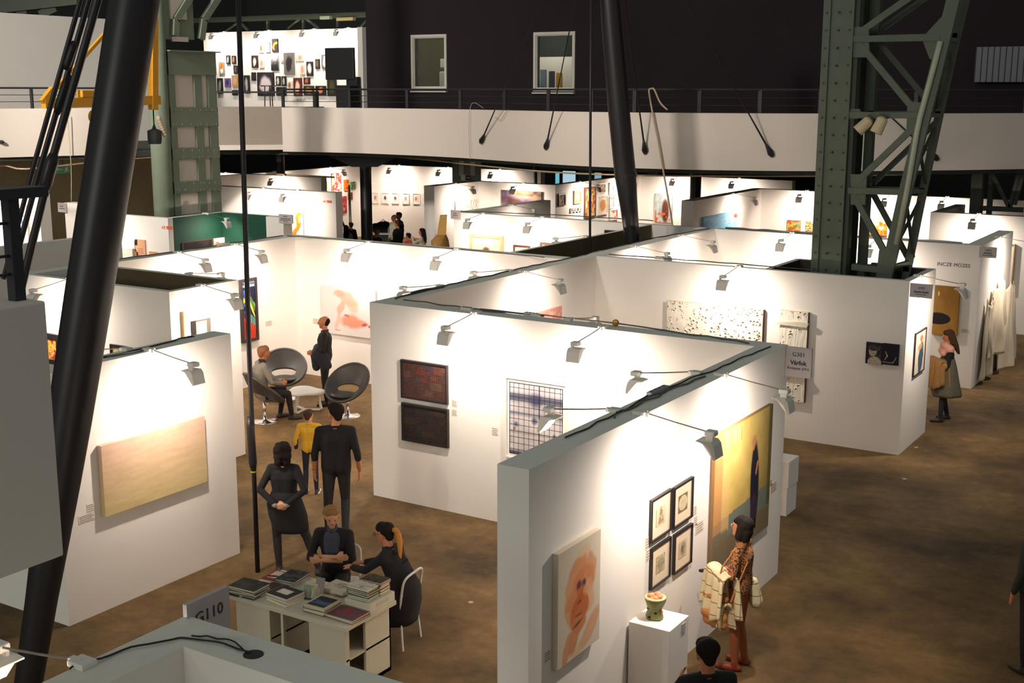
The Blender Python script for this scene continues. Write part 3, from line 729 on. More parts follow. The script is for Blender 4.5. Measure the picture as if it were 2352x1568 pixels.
MB().prism([(.0, -.09), (.08, -.02), (.02, .02), (.1, .06), (.14, .03), (.2, .06), (.12, .09), (.2, -.09), (.14, -.04), (.08, -.09)], -.026, -.02, 'y').build('running_man', M_WHITE, t)
MB().tube([(0, .0, .13), (0, .0, 4.0-q[2])], .012, 6).build('hanger', M_RAILING, t)
MB().prism([(-.26, 0), (-.2, .05), (-.2, .02), (-.06, .02), (-.06, -.02), (-.2, -.02), (-.2, -.05)], -.026, -.02, 'y').build('arrow', M_WHITE, t)
# roof truss above the gallery wall
TY = 37.2
def ntr(x, y): return at_y(x, y, TY)
t = thing('roof_truss', 'dark green roof truss above the gallery wall', 'truss', tuple(ntr(670, 60)))
MB().bar(ntr(380, 50), ntr(845, 34), .2, .2, (0, 1, 0)).build('top_chord', M_STEELD, t, world=True)
for p, q in [((520, 72), (560, 45)), ((570, 70), (545, 45)), ((662, 66), (695, 40)), ((733, 66), (700, 40)), ((697, 66), (697, 40)), ((615, 68), (615, 45)), ((830, 62), (845, 45)), ((776, 62), (776, 40))]:
    MB().bar(ntr(*p), ntr(*q), .09, .09, (0, 1, 0)).build('brace', M_STEEL, t, world=True)
for k, (x0, x1, ya, yb, cc) in enumerate([(746, 768, 37, 46, (190, 200, 160)), (784, 822, 40, 49, (190, 170, 110))]):
    a = ntr(x0, yb); c = ntr(x1, ya)
    tag(MB().rbox(a[0], c[0], TY-.3, TY-.1, a[2], c[2], .02).build('roof_fitting', mat('roof_fitting_%d' % k, cc, .5)), ['pale fitting on the roof truss, left one', 'yellowish fitting on the roof truss, right one'][k], 'fitting')
for k, (p, q, w) in enumerate([((-20, 24), (180, 2), .35), ((40, 24), (60, 34), .12), ((92, 34), (128, 18), .12), ((-20, 10), (120, -10), .25)]):
    tag(MB().bar(at_d(*p, 42), at_d(*q, 42), w, .25).build('roof_beam', M_STEELD), ['broad dark roof beam at the top left corner', 'short roof brace at the top left', 'short slanting roof brace right of the first', 'upper dark roof beam at the top left corner'][k], 'beam')
# framed pale sheet on the black wall at far right, thin light line
a = at_y(2243, 108, 31.4); c = at_y(2420, 188, 31.4)
t = thing('pale_window_blind', 'dim pale grid panel on the black wall at the right edge', 'panel', ((a[0]+c[0])/2, 31.4, c[2]))
MB().box(a[0], c[0], 31.4, 31.5, c[2], a[2]).build('sheet', mat('dim_grid_panel', (118, 116, 122), .6), t, world=True)
for k in range(14):
    x = a[0]+(c[0]-a[0])*k/13; MB().box(x-.008, x+.008, 31.38, 31.4, c[2], a[2]).build('bar', M_BLACK, t, world=True)
# ropes and hoses hanging over the balcony
for k, (pts_, r, lab) in enumerate([
    ([(1545, 527), (1538, 480), (1524, 400), (1512, 330), (1500, 270), (1490, 212), (1494, 204), (1502, 206), (1515, 235), (1532, 252)], .02, 'beige hose looped over the balcony rail beside the slender mast'),
    ([(1080, 366), (1077, 300), (1080, 248), (1090, 236), (1110, 248)], .007, 'thin white wire looped over the balcony front'),
    ([(1137, 268), (1150, 276), (1160, 260), (1168, 252)], .007, 'short curled white wire on the balcony front'),
    ([(166, 462), (166, 390), (160, 300), (157, 262)], .01, 'thin cord hanging from the left balcony')]):
    q = []
    for (x, y) in pts_:
        q.append(fasc_pt(min(max(x, 10), 2340), y)-Vector((-.532, .847, 0))*.08)
    tag(MB().tube(smooth_path([np.array(v) for v in q], 4), r, 6).build('loose_hose', M_CABLEW, smooth=True), lab, 'hose')
# ================================================================== clamp spotlights on the partition tops
# local frame: wall behind (+Y), arm reaches out to -Y; the head looks back at the wall
LAMP_MESH = {}
def lamp_parts():
    E_ = Vector((0, -.70, -.075))
    P = {}
    m = MB(); m.rbox(-.05, .05, -.06, .06, 0, .035, .006); m.box(-.02, .02, -.09, -.06, -.01, .03); P['clamp'] = (m, M_LAMP)
    m = MB(); m.tube([(0, 0, .03), (0, -.35, -.025), (0, -.70, -.07)], .007, 6); P['arm'] = (m, M_ROD)
    m = MB(); m.rbox(-.05, .055, -.76, -.66, -.1, -.05, .012); m.rbox(-.052, -.03, -.75, -.68, -.19, -.09, .005); P['bracket'] = (m, M_LAMP)
    # housing profile in (y,z); opens towards the wall and down
    out = [(-.80, -.29), (-.775, -.17), (-.745, -.135), (-.66, -.135), (-.60, -.14), (-.60, -.15), (-.665, -.155), (-.735, -.215), (-.775, -.30)]
    m = MB(); m.prism(out, -.085, .085, 'x')
    for x in (-.085, .08):
        m.prism([(-.80, -.29), (-.775, -.17), (-.745, -.135), (-.60, -.14), (-.665, -.165), (-.775, -.30)], x, x+.005, 'x')
    P['housing'] = (m, M_LAMP)
    m = MB(); m.prism([(-.668, -.16), (-.735, -.219), (-.738, -.216), (-.671, -.157)], -.07, .07, 'x'); P['lens'] = (m, M_LENS)
    return P
_LP = lamp_parts()
NLAMP = [0]
def lamp(x, y, rz, label, power=1., z=H, L=1.):
    t = thing('clamp_spotlight', label, 'spotlight', (x, y, z), R(rz), 'clamp spotlights on the partition tops')
    for nm, (m, mt) in _LP.items():
        par = hs if nm == 'lens' else t
        if nm not in LAMP_MESH:
            o = m.build(nm, mt, par); LAMP_MESH[nm] = o.data
        else: o = link(nm, LAMP_MESH[nm], par)
        if nm == 'housing': hs = o
    ld = bpy.data.lights.new('lamp_light', 'AREA'); ld.shape = 'RECTANGLE'; ld.size = .13; ld.size_y = .06
    ld.energy = LAMP_W*power; ld.color = LAMP_COL
    o = bpy.data.objects.new('lamp_light', ld); COL.objects.link(o); o.parent = t
    o.location = (0, -.697, -.194)
    d = Vector((0, .52, -.85)); o.rotation_euler = d.to_track_quat('-Z', 'Y').to_euler()
    NLAMP[0] += 1
    return t
def lampz(px, py, rz, label, power=1., fx=None, fy=None, z=H):
    p = at_z(px, py, z); x = p[0] if fx is None else fx; y = p[1] if fy is None else fy
    return lamp(x, y, rz, label, power, z)
PX_, NY_, NX_, PY_ = 90, 0, -90, 180
lampz(325, 803, PX_, 'clamp spotlight above the pale beige canvas', fx=-11.0)
lampz(300, 806, NX_, 'clamp spotlight behind the beige canvas wall, half hidden by the mast', fx=-11.24)
lampz(1450, 948, PX_, 'clamp spotlight above the four framed prints', fx=-4.95)
lampz(1430, 948, NX_, 'glowing clamp spotlight in front of the lattice print', fx=-5.19)
lampz(1635, 860, PX_, 'clamp spotlight above the big yellow painting', fx=-4.95)
lampz(1620, 862, NX_, 'glowing clamp spotlight just left of the big yellow painting, behind the partition', fx=-5.19)
lampz(1118, 714, NY_, 'clamp spotlight above the plaid pictures', fy=13.71)
lampz(1418, 743, NY_, 'clamp spotlight above the lattice print', fy=13.71)
lampz(1310, 735, PY_, 'clamp spotlight on the far side of the plaid pictures wall', fy=13.95)
lampz(1175, 623, PX_, 'clamp spotlight above the pink canvas', fx=-10.71)
lampz(1165, 623, NX_, 'clamp spotlight on the lounge side, further from the plaid pictures corner', fx=-10.95)
lampz(1005, 658, NX_, 'clamp spotlight on the lounge side, nearest the plaid pictures corner', fx=-10.95)
lampz(1716, 608, NY_, 'clamp spotlight above the pitted white relief', fy=19.9)
lampz(2122, 636, PX_, 'clamp spotlight over the aisle beside the lattice column', fx=-5.08)
lampz(1440, 566, PX_, 'nearer clamp spotlight inside the booth behind the reliefs', fx=-10.71)
lampz(1545, 541, PX_, 'further clamp spotlight inside the booth behind the reliefs', fx=-10.71)
lampz(1837, 532, NY_, 'clamp spotlight on the back wall of the booth behind the reliefs', fy=25.33)
lampz(2030, 545, NY_, 'clamp spotlight seen through the lattice column', fy=25.33)
lampz(855, 556, NY_, 'clamp spotlight above the pink figure', fy=19.23)
lampz(1055, 573, NY_, 'clamp spotlight right of the pink figure, by the small tan post', fy=19.23)
lampz(405, 581, PX_, 'clamp spotlight over the lounge, left of the colourful framed painting', fx=-17.35)
lampz(530, 562, PX_, 'clamp spotlight above the colourful framed painting', fx=-17.35)
lampz(470, 625, PY_, 'clamp spotlight on the back of the open topped store', fy=14.2)
lampz(462, 657, PX_, 'clamp spotlight above the framed interior photo', fx=-14.08)
lampz(165, 642, NY_, 'clamp spotlight left of the big mast', fy=12.8)
lampz(1278, 495, NY_, 'clamp spotlight above the brown framed pictures behind the lounge', fy=25.33)
lampz(1120, 490, NY_, 'clamp spotlight above the tan framed drawing', .6, fy=25.33)
lampz(1362, 546, NX_, 'clamp spotlight on the storage alley partition', fx=-12.27)
lampz(1190, 423, NY_, 'clamp spotlight above the dark purple painting', fy=34.53)
lampz(1085, 424, PX_, 'clamp spotlight near the carved wooden post', fx=-23.05)
lampz(1330, 418, PX_, 'clamp spotlight over the crowded picture wall', fx=-20.08)
lampz(1400, 407, PX_, 'second clamp spotlight over the crowded picture wall', fx=-20.08)
lampz(1867, 436, NY_, 'clamp spotlight above the small colourful pictures', fy=36.63)
lampz(1985, 442, NY_, 'clamp spotlight above the lilac picture behind the lattice column', fy=36.63)
lampz(2180, 452, NY_, 'far clamp spotlight right of the lattice column', fy=36.63)
lampz(1668, 445, PX_, 'clamp spotlight above the slanting blue painting', fx=-13.98)
lampz(2258, 489, NY_, 'clamp spotlight on the far right partition', fy=31.88)
lampz(2285, 545, PX_, 'clamp spotlight above the hanging white drapery', fx=-5.13)
lampz(660, 440, NY_, 'clamp spotlight above the orange flame picture', 1.2, fy=28.33)
lampz(575, 436, NY_, 'clamp spotlight left of the orange flame picture', fy=28.33)
lamp(-33.0, 33.03, NY_, 'clamp spotlight on the far white partition left', 1.2)
lamp(-30.2, 33.03, NY_, 'clamp spotlight on the far white partition right', 1.2)
lampz(480, 492, PX_, 'clamp spotlight shining on the green wall', .5, fx=-22.37)
lamp(-32.03, 34.5, PX_, 'clamp spotlight above the red poster', 1.2)
lamp(-32.03, 37.6, PX_, 'clamp spotlight above the orange poster', 1.2)
lamp(-30.6, 40.23, NY_, 'clamp spotlight above the six small frames, left', 1.2)
lamp(-28.2, 40.23, NY_, 'clamp spotlight above the six small frames, middle', 1.2)
lamp(-25.8, 40.23, NY_, 'clamp spotlight above the six small frames, right', 1.2)
lamp(-18.5, 40.63, NY_, 'clamp spotlight above the tall figure painting, left', 1.2)
lamp(-16.3, 40.63, NY_, 'clamp spotlight above the tall figure painting, right', 1.2)
lamp(float(at_y(30, 450, 18)[0]), 18.03, NY_, 'clamp spotlight on the bright far left partition', 1.0, 3.5)
lamp(-24.2, 20.43, NY_, 'clamp spotlight over the red lettered partition', .5)
lamp(-17.38, 27.6, PX_, 'added clamp spotlight brightening the partition running back beside the small grey sign', .35)  # lamp added to brighten this partition face
lamp(-10.0, 36.63, NY_, 'clamp spotlight on the far right back wall', 1.0)
lampz(185, 1527, NX_, 'bright clamp spotlight at the bottom left corner', fx=-5.1)
for k, (px, py) in enumerate([(515, 78), (618, 72), (722, 68), (800, 66)]):
    lamp(at_y(px, py, GY)[0], GY+.03, NY_, ['leftmost', 'second', 'third', 'rightmost'][k]+' clamp spotlight on the upper gallery wall', 1.3, gz1)

# ================================================================== pictures
def pic(name, label, plane, tl, br, fn, cat='picture', frame=None, fw=.03, depth=.035, matc=None, mw=.0, res=50, group=None, hang=None, cname='canvas', gap=0.012):
    """plane ('x', X) faces +X, ('y', Y) faces -Y; tl, br in photo pixels"""
    ax, v = plane
    if ax == 'x':
        a = at_x(*tl, v+depth); c = at_x(*br, v+depth); u0, u1 = a[1], c[1]; rz = R(90)
        loc = (v, (u0+u1)/2, c[2])
    else:
        a = at_y(*tl, v-depth); c = at_y(*br, v-depth); u0, u1 = a[0], c[0]; rz = 0
        loc = ((u0+u1)/2, v, c[2])
    w = u1-u0; h = a[2]-c[2]
    t = thing(name, label, cat, loc, rz, group)
    if frame is not None:
        m = MB()
        for (x0, x1, z0, z1) in ((-w/2, -w/2+fw, 0, h), (w/2-fw, w/2, 0, h), (-w/2+fw, w/2-fw, h-fw, h), (-w/2+fw, w/2-fw, 0, fw)):
            m.box(x0, x1, -depth, -gap*0-.001, z0, z1)
        m.build('frame', frame, t)
        iw, ih = w-2*fw, h-2*fw
        if matc is not None:
            MB().box(-iw/2, iw/2, -depth*.5, -.002, fw, fw+ih).build('mount', matc, t)
            canvas(cname, iw-2*mw, ih-2*mw, fn, t, -depth*.5-.004, fw+mw, res=res)
        else:
            canvas(cname, iw, ih, fn, t, -depth*.6, fw, thick=depth*.5, res=res)
    else:
        canvas(cname, w, h, fn, t, -depth, 0, thick=depth-.002, res=res)
    return t
F_BLACK = mat('black_frame', (40, 34, 34), .4); F_WHITE = mat('white_frame', (232, 224, 212), .5); F_TAN = mat('tan_wood_frame', (206, 170, 124), .5)
F_BROWN = mat('brown_wood_frame', (92, 56, 40), .5); M_MOUNT = mat('cream_mount', (226, 204, 176), .9); M_MOUNTW = mat('white_mount', (238, 232, 224), .9)

def beige(U, V):
    k = vn(U*.25, V*1.0, 26, 3)*.5+vn(U*.6, V, 60, 4)*.3
    top = np.array((204, 168, 146)); bot = np.array((200, 178, 126)); img = bot+(top-bot)*V[..., None]
    return img+(k[..., None]-.4)*np.array((26, 24, 30))
def plaid(base, accents, seed):
    def fn(U, V):
        rs = np.random.RandomState(seed); img = flat(U, base)
        for i in range(16):
            x0, y0 = rs.rand(2); w, h = .08+.25*rs.rand(2); img = over(img, rec(U, V, x0, x0+w, y0, y0+h), accents[i % len(accents)], .35)
        g = ((np.sin(U*150)+np.sin(V*110))*.5)[..., None]
        return img*(1+.22*g)+vn(U, V, 30, seed)[..., None]*14-7
    return fn
def lattice(U, V):
    img = flat(U, (196, 186, 184)); img += (fbm(U*.4, V, 9, 5)[..., None]-.5)*50
    for y0, y1, c in [(.76, .85, (40, 46, 66)), (.0, .05, (60, 60, 80)), (.55, .6, (130, 130, 140)), (.3, .33, (150, 140, 130)), (.86, 1, (205, 196, 200))]:
        img = over(img, np.exp(-((V-(y0+y1)/2)/((y1-y0)*.6))**2), c, .85)
    for x, y, r in [(.13, .42, .035), (.85, .33, .03), (.48, .5, .05), (.1, .36, .02), (.5, .78, .1)]: img = over(img, ell(U, V, x, y, r, r*.9, .5), (60, 60, 90), .7)
    gx = np.abs(((U*10.4+.12) % 1)-.5) > .45; gy = np.abs(((V*11.6+.2) % 1)-.5) > .455
    img = over(img, (gx | gy).astype(float), (30, 30, 34)); return over(img, 1-rec(U, V, .012, .988, .01, .99), (30, 30, 34))
def bigfig(U, V):
    img = flat(U, (196, 168, 96))+(fbm(U, V, 5, 8)[..., None]-.5)*46
    img = img*(1.08-.35*U[..., None]**3)
    lo = .33+.04*U
    img = over(img, (V < lo).astype(float), (108, 118, 112), .9); img = over(img, (V < .17+.02*U).astype(float), (122, 106, 78), .92)
    img = over(img, rec(U, V, .0, .13, .25, 1), (198, 140, 92), .8); img = over(img, rec(U, V, .13, .26, .22, 1), (220, 176, 112), .75)
    img = over(img, rec(U, V, .0, .24, 0, .24), (128, 112, 86), .7)
    img = over(img, rec(U, V, .27, .43, .86, .98), (214, 180, 130), .8); img = over(img, rec(U, V, .27, .29, .86, .98)+rec(U, V, .35, .365, .86, .98)+rec(U, V, .42, .44, .86, .98), (150, 140, 90), .7)
    img = over(img, rec(U, V, .94, 1, .2, 1), (92, 84, 50), .8)
    img = over(img, ell(U, V, .70, .44, .075, .33, .12, .04), (36, 34, 46)); img = over(img, ell(U, V, .70, .24, .06, .13, .15), (62, 44, 62))
    img = over(img, rec(U, V, .66, .69, .05, .16)+rec(U, V, .72, .75, .07, .16), (30, 28, 30))
    img = over(img, ell(U, V, .665, .79, .035, .045, .2), (186, 128, 88)); img = over(img, ell(U, V, .66, .74, .02, .025, .2), (200, 120, 84))
    img = over(img, line(U, V, .745, .6, .72, .52, .014), (196, 124, 84)); return img
def printfn(seed, shape):
    def fn(U, V):
        img = flat(U, (206, 188, 156)); k = fbm(U, V, 12, seed)
        if shape == 0: m = ((np.abs(U-.5) < .34*(1-V*.75)) & (V > .08)).astype(float); img = over(img, m*(k > .42), (120, 100, 78), .8); img = over(img, m, (160, 138, 108), .4)
        if shape == 1: img = over(img, 1-ell(U, V, .5, .5, .48, .42, .04), (112, 98, 70), .9); img = over(img, ell(U, V, .5, .5, .4, .34, .1)*(k > .5), (176, 164, 136), .6)
        if shape == 2: img = over(img, ell(U, V, .5, .45, .42, .4, .3), (160, 146, 118), .8); img = over(img, (k > .55).astype(float), (128, 116, 90), .5)
        if shape == 3: img = over(img, ell(U, V, .5, .5, .35, .42, .3), (140, 124, 98), .8); img = over(img, ell(U, V, .45, .5, .12, .2, .3), (80, 68, 52), .8); img = over(img, (k > .58).astype(float), (190, 172, 140), .5)
        return img
    return fn
def watercolour(U, V):
    img = flat(U, (214, 200, 178)); n = fbm(U, V, 6, 12)
    for (cx, cy, rx, ry, rot, c, a) in [(.64, .83, .2, .1, -.3, (222, 180, 140), .6), (.45, .74, .22, .13, .2, (214, 132, 84), .75), (.78, .72, .13, .15, .3, (206, 140, 104), .75), (.34, .62, .15, .14, 0, (218, 158, 118), .8),
                                        (.6, .62, .3, .14, .1, (204, 120, 70), .55), (.42, .52, .24, .09, .2, (196, 102, 50), .8), (.3, .47, .16, .14, 0, (216, 148, 100), .75), (.72, .48, .16, .16, 0, (220, 164, 122), .7),
                                        (.5, .4, .2, .12, 0, (192, 100, 52), .85), (.46, .3, .18, .09, -.2, (202, 120, 74), .85), (.4, .2, .2, .1, .9, (206, 130, 86), .8), (.2, .1, .18, .07, 1.0, (210, 138, 92), .75), (.78, .18, .26, .09, .5, (214, 150, 110), .75), (.6, .09, .3, .05, .35, (220, 170, 130), .6)]:
        img = over(img, ell(U+(n-.5)*.12, V+(n-.5)*.06, cx, cy, rx, ry, .12, rot), c, a)
    for cx, cy, r in [(.48, .625, .055), (.6, .62, .05)]: img = over(img, ell(U+(n-.5)*.1, V, cx, cy, r, r*.62, .4), (92, 56, 76), .9)
    img = over(img, ell(U, V, .5, .47, .05, .015, .4), (120, 60, 50), .7); img = over(img, ell(U, V, .48, .36, .08, .012, .5), (110, 60, 50), .6)
    img = over(img, ell(U, V, .46, .285, .1, .014, .5, .15), (96, 64, 66), .8); img = over(img, line(U, V, .58, .6, .47, .45, .012), (180, 88, 40), .6)
    return img
def pinkfig(U, V):
    img = flat(U, (216, 206, 200)); n = fbm(U, V, 7, 15)
    for (cx, cy, rx, ry, rot, c, a) in [(.34, .86, .1, .08, 0, (214, 150, 126), .7), (.5, .76, .2, .12, -.7, (220, 158, 132), .7), (.58, .62, .1, .14, .2, (220, 164, 140), .6), (.36, .56, .05, .16, -.35, (214, 150, 126), .7), (.3, .3, .04, .18, -.15, (218, 160, 138), .6),
                                        (.56, .3, .2, .14, 0, (206, 132, 104), .85), (.72, .28, .14, .07, .1, (210, 140, 114), .7), (.8, .27, .05, .03, .3, (170, 80, 58), .9), (.9, .24, .04, .025, -.5, (172, 84, 62), .9), (.46, .41, .05, .02, -.2, (166, 84, 58), .85), (.3, .1, .05, .015, 0, (180, 100, 74), .8)]:
        img = over(img, ell(U+(n-.5)*.08, V+(n-.5)*.06, cx, cy, rx, ry, .25, rot), c, a)
    return img
def stained(U, V):
    img = flat(U, (30, 34, 56)); n = vn(U, V, 6, 20)
    img = over(img, (V > .9).astype(float)*((np.sin(U*40)+np.sin(V*90)) > 0), (190, 210, 225)); img = over(img, rec(U, V, .0, .4, .45, .9)*(vn(U, V, 25, 3) > .55), (70, 110, 170))
    img = over(img, (np.abs(V-(.72-.25*(U-.5)**2-.1*U)) < .035).astype(float), (200, 190, 50)); img = over(img, ell(U, V, .75, .62, .3, .07, .08, -.5), (80, 120, 70)); img = over(img, ell(U, V, .7, .55, .35, .04, .1, -.6), (220, 200, 70))
    img = over(img, ((V < .48-.25*(U-.4)) & (V > .32-.25*(U-.4)) & (np.sin(U*60) > -.2) & (U > .35)).astype(float), (120, 180, 160))
    img = over(img, (V < .3-.2*(U-.5)).astype(float), (206, 66, 36)); img = over(img, (V < .3-.2*(U-.5)).astype(float)*((np.abs(((U+V)*6) % 1-.5) < .06) | (np.abs(((U-V)*5) % 1-.5) < .06)), (90, 30, 30), .8)
    img = over(img, rec(U, V, 0, .18, .05, .45)*(n > .4), (170, 50, 40), .8); img = over(img, ell(U, V, .5, .78, .15, .02, .2), (220, 140, 50)); return img
def roomphoto(U, V):
    img = flat(U, (90, 84, 76)); img = over(img, (U < .25).astype(float), (40, 36, 36)); img = over(img, rec(U, V, .28, .78, .05, .9), (176, 150, 126)); img = over(img, rec(U, V, .34, .74, .1, .82), (214, 196, 170)); img = over(img, ell(U, V, .54, .4, .14, .3, .5), (255, 246, 226)); return img
def goldoval(U, V):
    img = flat(U, (166, 122, 58))+(fbm(U, V, 3, 31)[..., None]-.5)*40; img = img*(.85+.25*(1-V))[..., None]
    img = over(img, ell(U, V, .22, .33, .5, .12, .03), (46, 40, 44)); img = over(img, ell(U, V, .2, .84, .03, .05, .3), (236, 204, 140)); return img
def diptL(U, V):
    img = flat(U, (42, 38, 46)); img = over(img, ell(U, V, .42, .6, .24, .24, .1), (196, 178, 150), .9); img = over(img, ell(U, V, .45, .78, .3, .16, .15), (52, 44, 50)); img = over(img, ell(U, V, .55, .08, .42, .28, .06), (206, 192, 168), .9)
    return over(img, (vn(U, V, 22, 6) > .62).astype(float)*rec(U, V, .2, .9, 0, .85), (120, 110, 96), .6)
def diptR(U, V):
    img = flat(U, (36, 34, 44)); img = over(img, (np.abs(np.hypot((U-.45)/.5, (V-.5)/.5)-.85) < .05).astype(float)*((U > .6) & (V < .4)), (150, 140, 110)); img = over(img, line(U, V, .2, .6, .32, .42, .03)+line(U, V, .32, .42, .18, .24, .03), (170, 150, 110)); return over(img, line(U, V, .05, .12, .7, .1, .02), (150, 140, 120))
def abstr(pal, seed, sc=4, thr=True):
    def fn(U, V):
        n = fbm(U, V, sc, seed); n = (n-n.min())/(n.max()-n.min()+1e-6); k = len(pal); idx = np.clip((n*k).astype(int), 0, k-1)
        P = np.array(pal, float)
        if thr: return P[idx]
        f = np.clip(n*(k-1), 0, k-1.001); i = f.astype(int); w = (f-i)[..., None]; return P[i]*(1-w)+P[i+1]*w
    return fn
def blob(bg, c, cx=.5, cy=.5, rx=.3, ry=.35, rot=0., seed=0, c2=None):
    def fn(U, V):
        n = fbm(U, V, 5, seed); img = flat(U, bg)+(n[..., None]-.5)*20
        img = over(img, ell(U+(n-.5)*.2, V+(n-.5)*.2, cx, cy, rx, ry, .2, rot), c)
        if c2 is not None: img = over(img, ell(U+(n-.5)*.2, V, cx+.08, cy-.1, rx*.4, ry*.4, .3, rot), c2)
        return img
    return fn
pic('landscape_canvas', 'pale beige striped canvas on the left white wall', ('x', -10.97), (232, 1025), (477, 1105), beige, 'painting', depth=.07, res=90)
pic('framed_textile', 'upper dark plaid picture in a thin black frame', ('y', 13.68), (919, 825), (1026, 930), plaid((74, 52, 46), [(120, 50, 40), (52, 52, 84), (46, 84, 80), (110, 90, 60), (130, 70, 60)], 3), frame=F_BLACK, fw=.025, depth=.05, res=110)
pic('framed_textile', 'lower, darker plaid picture in a thin black frame', ('y', 13.68), (921, 924), (1028, 1030), plaid((50, 40, 36), [(60, 40, 34), (40, 40, 56), (44, 56, 50), (84, 66, 44)], 5), frame=F_BLACK, fw=.025, depth=.05, res=110)
pic('lattice_print', 'large print with a black window grid over blurred greys, white frame', ('y', 13.68), (1159, 864), (1300, 1075), lattice, frame=F_WHITE, fw=.02, depth=.04, matc=M_MOUNTW, mw=.045, res=130)
pic('figure_painting', 'big yellow painting of a dark robed bowed figure', ('x', -4.92), (1645, 1003), (1764, 1207), bigfig, 'painting', depth=.05, res=120)
for k, (tl, br, lab) in enumerate([((1499, 1150), (1543, 1217), 'top left'), ((1551, 1121), (1592, 1186), 'top right'), ((1499, 1262), (1541, 1323), 'bottom left'), ((1552, 1229), (1590, 1290), 'bottom right')]):
    pic('framed_print', '%s of the four small black framed prints' % lab, ('x', -4.92), tl, br, printfn(40+k, k), frame=F_BLACK, fw=.018, depth=.035, matc=M_MOUNT, mw=.105, res=40, group='four black framed prints')
pic('watercolour_face', 'unframed orange watercolour of a layered face', ('x', -4.92), (1283, 1274), (1376, 1466), watercolour, 'painting', depth=.06, res=120)
pic('pink_figure_drawing', 'large pale sheet with a faint pink crouching figure', ('y', 19.2), (738, 654), (864, 779), pinkfig, 'painting', depth=.05, res=100)
pic('colourful_painting', 'black framed painting in red, yellow and blue', ('x', -17.32), (552, 643), (596, 780), stained, 'painting', frame=F_BLACK, fw=.06, depth=.06, res=150)
pic('interior_photo', 'framed photo of a lit interior behind the beige canvas wall', ('x', -14.05), (424, 722), (503, 790), roomphoto, 'photograph', frame=F_WHITE, fw=.04, depth=.05, matc=M_MOUNTW, mw=.09, res=50)
pic('thin_panel', 'thin pale wooden strip left of the framed interior photo', ('x', -14.05), (421, 716), (427, 800), abstr([(222, 190, 140), (206, 172, 122)], 2), 'panel', depth=.05, res=8)
pic('small_framed_drawing', 'small dark framed drawing low on the store wall beside the mast', ('y', 12.78), (251, 790), (292, 830), abstr([(206, 190, 150), (180, 160, 120)], 5), frame=F_BLACK, fw=.04, depth=.04, res=16)
pic('orange_painting', 'dark framed orange painting half hidden by the big mast', ('y', 12.78), (96, 764), (140, 842), abstr([(200, 120, 40), (224, 180, 80), (190, 60, 30), (230, 200, 150)], 9), 'painting', frame=F_BLACK, fw=.09, depth=.05, res=40)
pic('pink_canvas', 'pink canvas half hidden behind the centre partition', ('x', -10.68), (1215, 724), (1290, 790), abstr([(226, 164, 146), (214, 146, 128), (232, 178, 160)], 11, 9), 'painting', depth=.04, res=40)
pic('diptych_panel', 'left dark panel of the diptych with a pale portrait', ('y', 19.87), (1990, 785), (2025, 838), diptL, 'picture', depth=.04, res=90)
pic('diptych_panel', 'right dark panel of the diptych with gold lines', ('y', 19.87), (2028, 788), (2062, 840), diptR, 'picture', depth=.04, res=90)
pic('framed_sketch', 'thin framed coloured sketch on the short end wall of the aisle', ('x', -5.05), (2105, 766), (2123, 849), lambda U, V: over(over(over(flat(U, (228, 210, 186)), ell(U+.08*(vn(U, V, 8, 4)-.5), V, .62, .35, .22, .38, .1, -.2), (70, 88, 104)), ell(U, V, .6, .82, .12, .08, .2), (190, 120, 90)), ell(U+.1*(vn(U, V, 9, 5)-.5), V, .5, .62, .2, .08, .2), (206, 150, 110)), frame=F_BLACK, fw=.018, depth=.03, res=80)
pic('gold_painting', 'ochre gold painting with a black oval behind the scarf woman', ('y', 25.3), (2146, 655), (2197, 772), goldoval, 'painting', depth=.07, res=130)
pic('narrow_artwork', 'tall narrow white artwork at the right end of the third booth', ('y', 31.85), (2314, 560), (2323, 660), abstr([(226, 214, 200), (220, 206, 192)], 3), 'panel', frame=F_TAN, fw=.02, depth=.1, res=8)
# behind the lounge
pic('tan_framed_drawing', 'tan framed drawing of a dark mound', ('y', 25.3), (1078, 537), (1154, 600), blob((214, 196, 166), (96, 74, 52), .47, .18, .16, .32, 0, 2), frame=F_TAN, fw=.07, depth=.05, res=40)
pic('small_framed_photo', 'small dark framed photo right of the tan drawing', ('y', 25.3), (1179, 562), (1216, 600), blob((224, 206, 178), (60, 50, 44), .5, .45, .3, .3, 0, 3), frame=F_BROWN, fw=.04, depth=.04, res=24)
pic('red_framed_picture', 'red brown framed picture by the storage alley', ('y', 25.3), (1240, 556), (1292, 600), abstr([(214, 170, 120), (190, 110, 70), (226, 196, 150)], 7), frame=F_BROWN, fw=.05, depth=.04, res=24)
pic('dark_small_panel', 'small dark panel right of the slender mast', ('y', 25.3), (1388, 528), (1420, 545), abstr([(70, 62, 44), (56, 50, 38)], 7), frame=F_BLACK, fw=.03, depth=.04, res=12)
pic('purple_painting', 'large dark purple and brown painting far behind', ('y', 34.5), (1152, 436), (1243, 500), abstr([(60, 40, 36), (80, 56, 52), (104, 82, 110), (150, 120, 90), (70, 50, 50)], 17, 2.2, False), 'painting', depth=.06, res=50)
pic('line_drawing', 'pale line drawing on the partition beside the carved post', ('x', -23.0), (1046, 462), (1100, 500), lambda U, V: over(flat(U, (228, 220, 206)), (np.abs((U*12+vn(U, V, 6, 1)*1.5) % 1-.5) < .1).astype(float), (120, 112, 100), .7), frame=F_WHITE, fw=.03, depth=.04, res=60)
